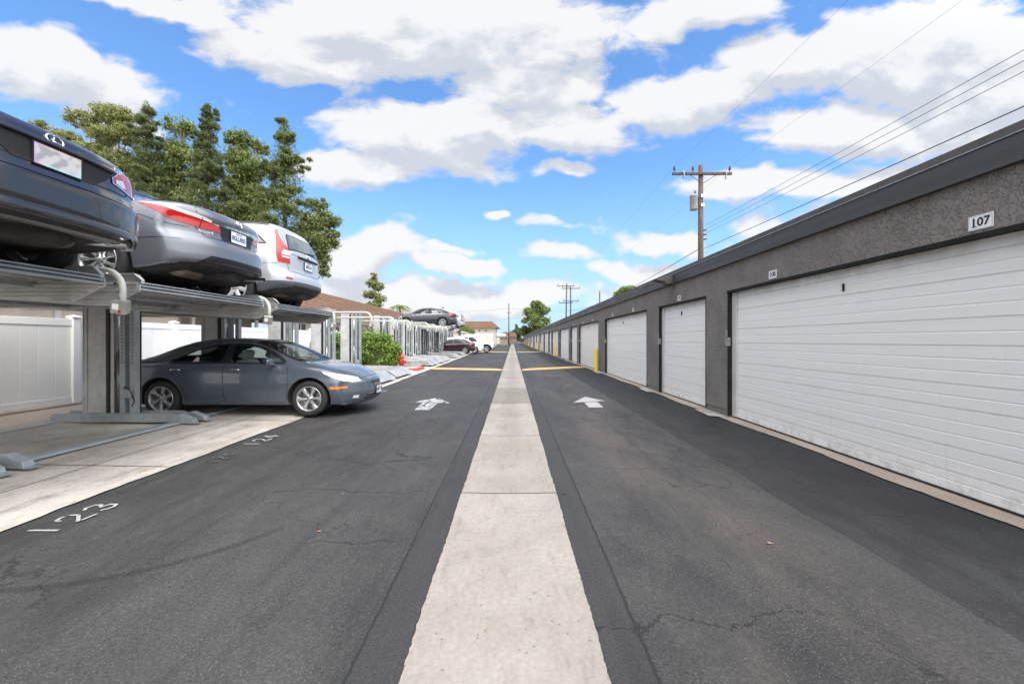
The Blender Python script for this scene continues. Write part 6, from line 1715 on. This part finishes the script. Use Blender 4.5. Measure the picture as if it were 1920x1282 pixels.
def broadleaf(name, loc, blobs, lb, leaf, seed, n=9000, size=.17, trunk=None, grp='tall trees behind the tiled roof', bark='bark_pale', droop=.0, tr=.22, shell=.3, cat='tree'):
    """blobs: (x,y,z,rx,rz) local"""
    e = empty(name, loc); tag(e, lb, cat, grp); r = random.Random(seed); F_ = Foliage(seed); w = MB()
    vol = sum(b[3]**2 * b[4] for b in blobs); tz = trunk or min(b[2] for b in blobs) * .8
    w.tube([(0, 0, 0), (.1, .05, tz * .5), (0, 0, tz)], [tr, tr * .8, tr * .6], 9)
    for (x, y, z, rx, rz) in blobs:
        mid = Vector((x * .45, y * .45, tz + (z - tz) * .55)); w.tube([(0, 0, tz * .95), tuple(mid), (x, y, z)], [tr * .5, tr * .3, .03], 6)
        F_.clump((x, y, z), (rx * 1.12, rx * 1.12, rz * 1.1), int(n * .20 * (rx**2 * rz) / vol), size, shell=.1, aspect=1.3)
        k = max(7, int(34 * (rx**2 * rz) / vol * len(blobs)**.7 + 6)); nn = int(n * (rx**2 * rz) / vol / k)
        for i in range(k):
            d = Vector((r.gauss(0, 1), r.gauss(0, 1), r.gauss(0, 1))).normalized() * (r.random()**.4)
            c = Vector((x + d.x * rx * .85, y + d.y * rx * .85, z + d.z * rz * .85)); s_ = rx * r.uniform(.18, .38)
            if r.random() < .6: w.tube([tuple(mid.lerp(Vector((x, y, z)), .6)), tuple(c)], [.035, .012], 4)
            F_.clump(c, (s_ * 1.1, s_ * 1.1, s_ * .8), nn, size, shell=shell, aspect=1.25)
    w.build('trunk', M[bark], e); F_.mesh('crown', M[leaf], e, droop)
    return e
def at_px(px, Y): return (px - 961) * Y / F
def z_px(py, Y): return H + (638 - py) * Y / F
# the tall group behind the apartment roof, left to right
YT = 38.0
def loc(px, Y=YT): return (at_px(px, Y), Y, 0)
def blobs_px(x0, lst, Y=YT):
    return [((px - x0) * Y / F, dy, z_px(py, Y), rx * Y / F, rz * Y / F) for px, py, rx, rz, dy in lst]
broadleaf('broadleaf_tree', loc(215), blobs_px(215, [(150, 225, 26, 16, 0), (195, 212, 30, 18, .5), (228, 222, 22, 22, 0), (175, 250, 26, 14, 1), (205, 258, 26, 16, -.5), (240, 252, 26, 20, 0), (180, 290, 34, 16, 0), (225, 300, 34, 24, .5)]), 'airy light green tree at the left of the group, above the black sedan', 'lf_light', 21, 20000, .11)
broadleaf('broadleaf_tree', loc(110, 44), blobs_px(110, [(75, 236, 18, 10, 0), (105, 250, 22, 12, .5), (128, 258, 22, 12, 0), (60, 262, 20, 14, 0), (160, 280, 22, 12, 0)], 44), 'pale green treetop just clearing the black sedan, leftmost of the group', 'lf_light', 22, 8000, .11)
conifer('pine_tree', loc(275, 37), z_px(196, 37), 2.6, z_px(470, 37), 'tall dark pine with tufted top, first conifer from the left', 'lf_pine', 31, 34000, top=.12, size=.105)
broadleaf('broadleaf_tree', loc(345, 40), blobs_px(345, [(338, 240, 26, 22, 0), (328, 278, 32, 26, .5), (345, 310, 36, 28, -.5), (322, 345, 40, 30, 0), (345, 385, 42, 32, 0), (350, 430, 46, 36, 0)], 40), 'dense rounded eucalyptus between the two dark pines', 'lf_euc', 23, 42000, .115, droop=.35)
conifer('pine_tree', loc(390, 36), z_px(202, 36), 2.5, z_px(480, 36), 'second dark pine, its spire in the middle of the tree group', 'lf_pine', 34, 34000, top=.15, size=.105)
broadleaf('broadleaf_tree', loc(462, 40), blobs_px(462, [(448, 262, 24, 20, 0), (478, 272, 20, 20, .5), (446, 300, 30, 26, 0), (480, 318, 26, 30, -.5), (450, 345, 34, 28, 0), (478, 372, 30, 28, 0), (455, 402, 36, 28, 0), (475, 435, 36, 30, 0)], 40), 'drooping yellow-green eucalyptus right of the second pine', 'lf_euc', 27, 42000, .115, droop=.35)
conifer('conifer_tree', loc(534, 37), z_px(226, 37), 3.1, z_px(452, 37), 'open slender conifer with a visible trunk, right side of the tree group', 'lf_con', 38, 26000, open_=1.2, top=.2, size=.11)
broadleaf('conifer_tree', loc(588, 37), blobs_px(588, [(600, 388, 18, 18, 0), (615, 412, 24, 14, .3), (590, 420, 30, 20, 0), (575, 450, 30, 18, 0), (600, 455, 34, 18, 0), (622, 440, 16, 10, 0), (590, 485, 28, 22, 0), (605, 510, 14, 12, 0)], 37), 'low sparse tree at the right end of the group, above the silver crossover', 'lf_con', 29, 20000, .115, bark='bark', tr=.14)
broadleaf('broadleaf_tree', loc(300, 46), blobs_px(300, [(250, 370, 36, 40, 0), (310, 410, 46, 40, 0), (390, 420, 46, 44, 0), (425, 380, 26, 40, 0), (490, 440, 46, 40, 0), (215, 345, 36, 30, 0)], 46), 'dark dense tree filling the gaps low behind the pines', 'lf_pine', 30, 16000, .15, tr=.3, bark='bark')
# small slender tree and palm over the roof
broadleaf('broadleaf_tree', loc(703, 66), blobs_px(703, [(701, 518, 7, 9, 0), (698, 532, 12, 9, 0), (711, 538, 10, 9, 0), (695, 552, 14, 8, 0), (712, 560, 12, 9, 0), (703, 572, 16, 8, 0)], 66), 'small slender sparse tree poking above the tiled roof', 'lf_light', 41, 4200, .17, grp='small trees in the distance', bark='bark', tr=.12)
def palm(px, py, Y, lb):
    e = empty('palm_tree', (at_px(px, Y), Y, 0)); tag(e, lb, 'palm tree'); h = z_px(py, Y); r = random.Random(5)
    MB().tube([(0, 0, 0), (.1, 0, h * .5), (0, 0, h)], [.2, .16, .13], 9).build('trunk', M['bark'], e)
    V = []; Fc = []; mb = MB()
    for i in range(20):
        a = i * 2.4; L = r.uniform(1.6, 2.3); up = r.uniform(.1, 1.1)
        pts = [Vector((math.cos(a) * L * t, math.sin(a) * L * t, h + L * (up * t - (.55 + up * .75) * t * t))) for t in [k / 9 for k in range(10)]]
        for k in range(1, 10):
            p = pts[k]; d = (pts[k] - pts[k - 1]).normalized(); sd = d.cross(Vector((0, 0, 1))).normalized()
            for sg in (-1, 1):
                for j in range(2):
                    q = pts[k - 1].lerp(p, j / 2 + .25); w_ = .42 * math.sin(PI * min(.95, k / 10 + .1)) + .08
                    mb.add([tuple(q), tuple(q + d * .09), tuple(q + sd * sg * w_ + d * .22 - Vector((0, 0, w_ * .45)))], [(0, 1, 2)])
        mb.tube([tuple(p) for p in pts], .02, 4)
    mb.build('fronds', M['lf_euc'], e, recalc=False)
palm(750, 577, 60, 'small palm top peeking over the tiled roof beside the charcoal sedan')
broadleaf('broadleaf_tree', (at_px(1000, 168), 168, 0), [((px - 1000) * 168 / F, 0, z_px(py, 168), rx * 168 / F, rz * 168 / F) for px, py, rx, rz in ((1007, 572, 13, 8), (992, 585, 13, 9), (1018, 582, 14, 9), (1003, 594, 16, 9), (985, 602, 9, 6), (1024, 602, 9, 7), (1008, 608, 17, 6), (1015, 616, 14, 5))],
          'round leafy tree rising beyond the far end of the garages', 'lf_euc', 51, 12000, .40, grp='small trees in the distance', bark='bark', tr=.5)
broadleaf('broadleaf_tree', (at_px(1175, 40), 40, 0), [((px - 1175) * 40 / F, 0, z_px(py, 40), rx * 40 / F, rz * 40 / F) for px, py, rx, rz in ((1178, 545, 17, 9), (1162, 552, 11, 8), (1190, 550, 10, 9), (1172, 562, 22, 10), (1150, 566, 10, 7))],
          'bright green treetop just above the garage roof, left of the nearest pole', 'lf_bush', 52, 3800, .14, grp='small trees in the distance', bark='bark')
# hedge by the hydrant
hb = empty('hedge_bush', (-7.5, 18.15, .08)); tag(hb, 'rounded bright green hedge bush with a few red blooms beside the hydrant', 'bush')
Fh = Foliage(61); rr_ = random.Random(61)
for i in range(400):
    u_ = rr_.uniform(-1, 1); v_ = rr_.random()**.6; a = rr_.random() * 2 * PI
    d = Vector((math.cos(a), math.sin(a), 0)); z_ = .12 + 1.45 * rr_.random(); k = (1 - abs((z_ - .75) / 1.0)**3.2)
    kk = max(.25, k); c = (d.x * 2.22 * kk + .0, d.y * .95 * kk, z_)
    Fh.clump(c, (.20, .20, .17), 50, .066, shell=.3, aspect=1.1)
for i in range(60): Fh.clump((rr_.uniform(-1.7, 1.7), rr_.uniform(-.6, .6), 1.5 + rr_.uniform(-.06, .08)), (.24, .22, .12), 60, .052, shell=.3)
Fh.mesh('foliage', M['lf_bush'], hb)
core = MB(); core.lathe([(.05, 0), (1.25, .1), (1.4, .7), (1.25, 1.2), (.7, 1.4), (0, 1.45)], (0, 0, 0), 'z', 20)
o = core.build('core_and_stems', M['lf_pine'], hb); o.scale = (1.48, .58, .96)  # solid dark core, inner shade of the hedge put in as colour
fl = MB()
for (x, y, z) in ((-1.25, -.9, 1.25), (.35, -1.0, 1.12), (.55, -1.0, 1.0), (-1.3, -.85, 1.18), (1.45, -.75, 1.0)):
    for k in range(5): fl.add([(x + math.cos(a + k) * .05 * q, y - .02 * k * q, z + math.sin(a + k) * .05 * q) for a, q in ((0, 1), (2, 1), (4, 1))], [(0, 1, 2)])
fl.build('red_blooms', M['red'], hb, recalc=False)
hb2 = empty('white_flowering_shrub', (-7.6, 19.8, .08)); tag(hb2, 'small pale-flowered shrub tips just above the hedge by the fence', 'bush')
F2 = Foliage(62)
for i in range(26): F2.clump((rr_.uniform(-1.2, 1.0), rr_.uniform(-.4, .4), rr_.uniform(1.2, 1.9)), (.22, .2, .2), 30, .05, shell=.3)
F2.mesh('foliage', M['lf_light'], hb2)
MB().tube([(0, 0, 0), (0, 0, 1.3)], .05, 6).build('core_and_stems', M['bark'], hb2)

# ---------------------------------------------------------------- far end of the lane
fb = empty('far_apartment_building', (-9, 97, 0)); tag(fb, 'two-storey beige building with a brown tiled roof at the far left end of the lane', 'building')
m = MB(); m.box(-9, 4.8, 0, 9, 0, 4.45); m.build('wall', M['stucco_tan'], fb)
m = MB(); m.prism([(-9.8, 4.45), (-9.4, 4.5), (-8.0, 6.05), (4.0, 6.05), (5.6, 4.7), (5.7, 4.45)], -.7, 9.7, 'y'); m.build('roof', M['tile2'], fb)
for x in (.6, 2.2): 
    m = MB(); m.box(x, x + .55, -.05, -.003, 3.55, 4.05); w_ = m.build('window', M['white_trim'], fb); m = MB(); m.box(x + .08, x + .47, -.06, -.051, 3.62, 3.98); m.build('pane', M['glass_win'], w_)
m = MB(); m.box(-2.4, -1.2, -.06, -.003, 1.6, 4.2); m.build('stair_opening', M['dark'], fb)
m = MB(); m.box(-5.0, -2.6, -.05, -.003, 3.2, 4.2); m.build('balcony_panel', M['white_trim'], fb)
sh = MB(); sh.box(-1.0, 1.2, 0, 4, 0, 2.2); sh.prism([(-1.3, 2.2), (1.5, 2.2), (1.5, 2.35), (-1.3, 2.6)], -.3, 4.3, 'y')
o = sh.build('carport', M['stucco_dark'], loc=(-2.6, 116, 0)); tag(o, 'low brown carport at the very end of the lane', 'carport')
sh = MB(); sh.prism([(-2, 3.0), (2.0, 3.0), (1.6, 3.7), (-1.4, 3.9)], 0, 5, 'y'); o = sh.build('far_house', M['sign'], loc=(-4.2, 138, 0)); tag(o, 'pale roofed low house beyond the far gate', 'house')
m = MB(); m.box(-1.8, 1.8, .5, 4.6, 0, 3.0); m.build('wall', M['stucco_tan'], o)
rh = MB(); rh.prism([(-3.2, 2.7), (3.0, 2.7), (2.2, 4.4), (-2.4, 4.4)], -.4, 6.4, 'y'); o = rh.build('far_house', M['tile2'], loc=(-1.2, 146, 0)); tag(o, 'orange-brown tiled house far beyond the lane end', 'house')
m = MB(); m.box(-2.9, 2.7, 0, 6, 0, 2.7); m.build('wall', M['stucco_dark'], o)
gt = MB(); gt.box(-4.5, 4.2, 0, .06, .35, .45); gt.box(-4.5, 4.2, 0, .06, 1.75, 1.85)
for i in range(58): gt.box(-4.5 + i * .15, -4.46 + i * .15, .01, .05, .2, 1.95)
o = gt.build('lane_gate', M['trim'], loc=(0, 132, 0)); tag(o, 'dark bar gate across the far end of the lane', 'gate')
tk = empty('storage_container', (-5.3, 60, .05)); tag(tk, 'white box container standing beyond the white pickup', 'container')
m = MB(); m.box(-2.4, 2.4, -1.1, 1.1, .1, 2.30)
for k in range(12): m.box(-2.3 + k * .4, -2.2 + k * .4, -1.13, -1.101, .2, 2.2)
m.build('box', M['p_white'], tk)
m = MB(); m.box(2.402, 2.43, -1.05, -.02, .15, 2.25); m.box(2.402, 2.43, .02, 1.05, .15, 2.25); m.build('door', M['p_white'], tk, bevel=.01)
m = MB(); m.lathe([(.12, 0), (.12, 1.9), (0, 1.95)], (0, 0, 0), 'z', 12); o = m.build('yellow_post', M['yellow'], loc=(-3.7, 58.3, .05)); tag(o, 'tall yellow post in front of the white container', 'post')
for i, (px, Y, py, w_, lf, lb) in enumerate(((967, 150, 622, 12, 'lf_far', 'brownish bushy tree beside the far gate'), (985, 175, 616, 16, 'lf_far', 'grey-green spreading tree behind the far gate'), (948, 180, 628, 9, 'lf_far', 'tiny dark treetop left of the far lone pole'),
                             (1000, 190, 618, 18, 'lf_euc', 'low green tree behind the round tree'), (874, 84, 618, 14, 'lf_euc', 'green bush-like tree in front of the far apartment roof'))):
    broadleaf('far_tree', (at_px(px, Y), Y, 0), [(dx * Y / F, 0, z_px(py + dy, Y), w_ * .62 * Y / F, 6 * Y / F) for dx, dy in ((0, 0), (-w_ * .5, 5), (w_ * .5, 4), (0, 9))], lb, lf, 70 + i, 2600, .30, grp='low trees at the end of the lane', bark='bark', tr=.2)
conifer('cypress_tree', (at_px(968.5, 200), 200, 0), z_px(610, 200), .9, 2, 'dark pointed cypress at the end of the lane', 'lf_pine', 80, 1500, top=.6, size=.35, grp='low trees at the end of the lane')
# hillside vegetation strip closing the horizon: many far trees beyond counting
Ff = Foliage(99); rf_ = random.Random(99)
for i in range(420):
    X = rf_.uniform(-260, 260); Y = rf_.uniform(230, 300); h_ = rf_.uniform(2.0, 5.5)
    Ff.clump((X, Y, h_ * .6), (rf_.uniform(3, 6), 3, h_ * .6), 22, 1.1, shell=.3)
o = Ff.mesh('far_tree_line', M['lf_far'], None); tag(o, 'low green line of far off trees along the horizon', 'tree line', kind='stuff')
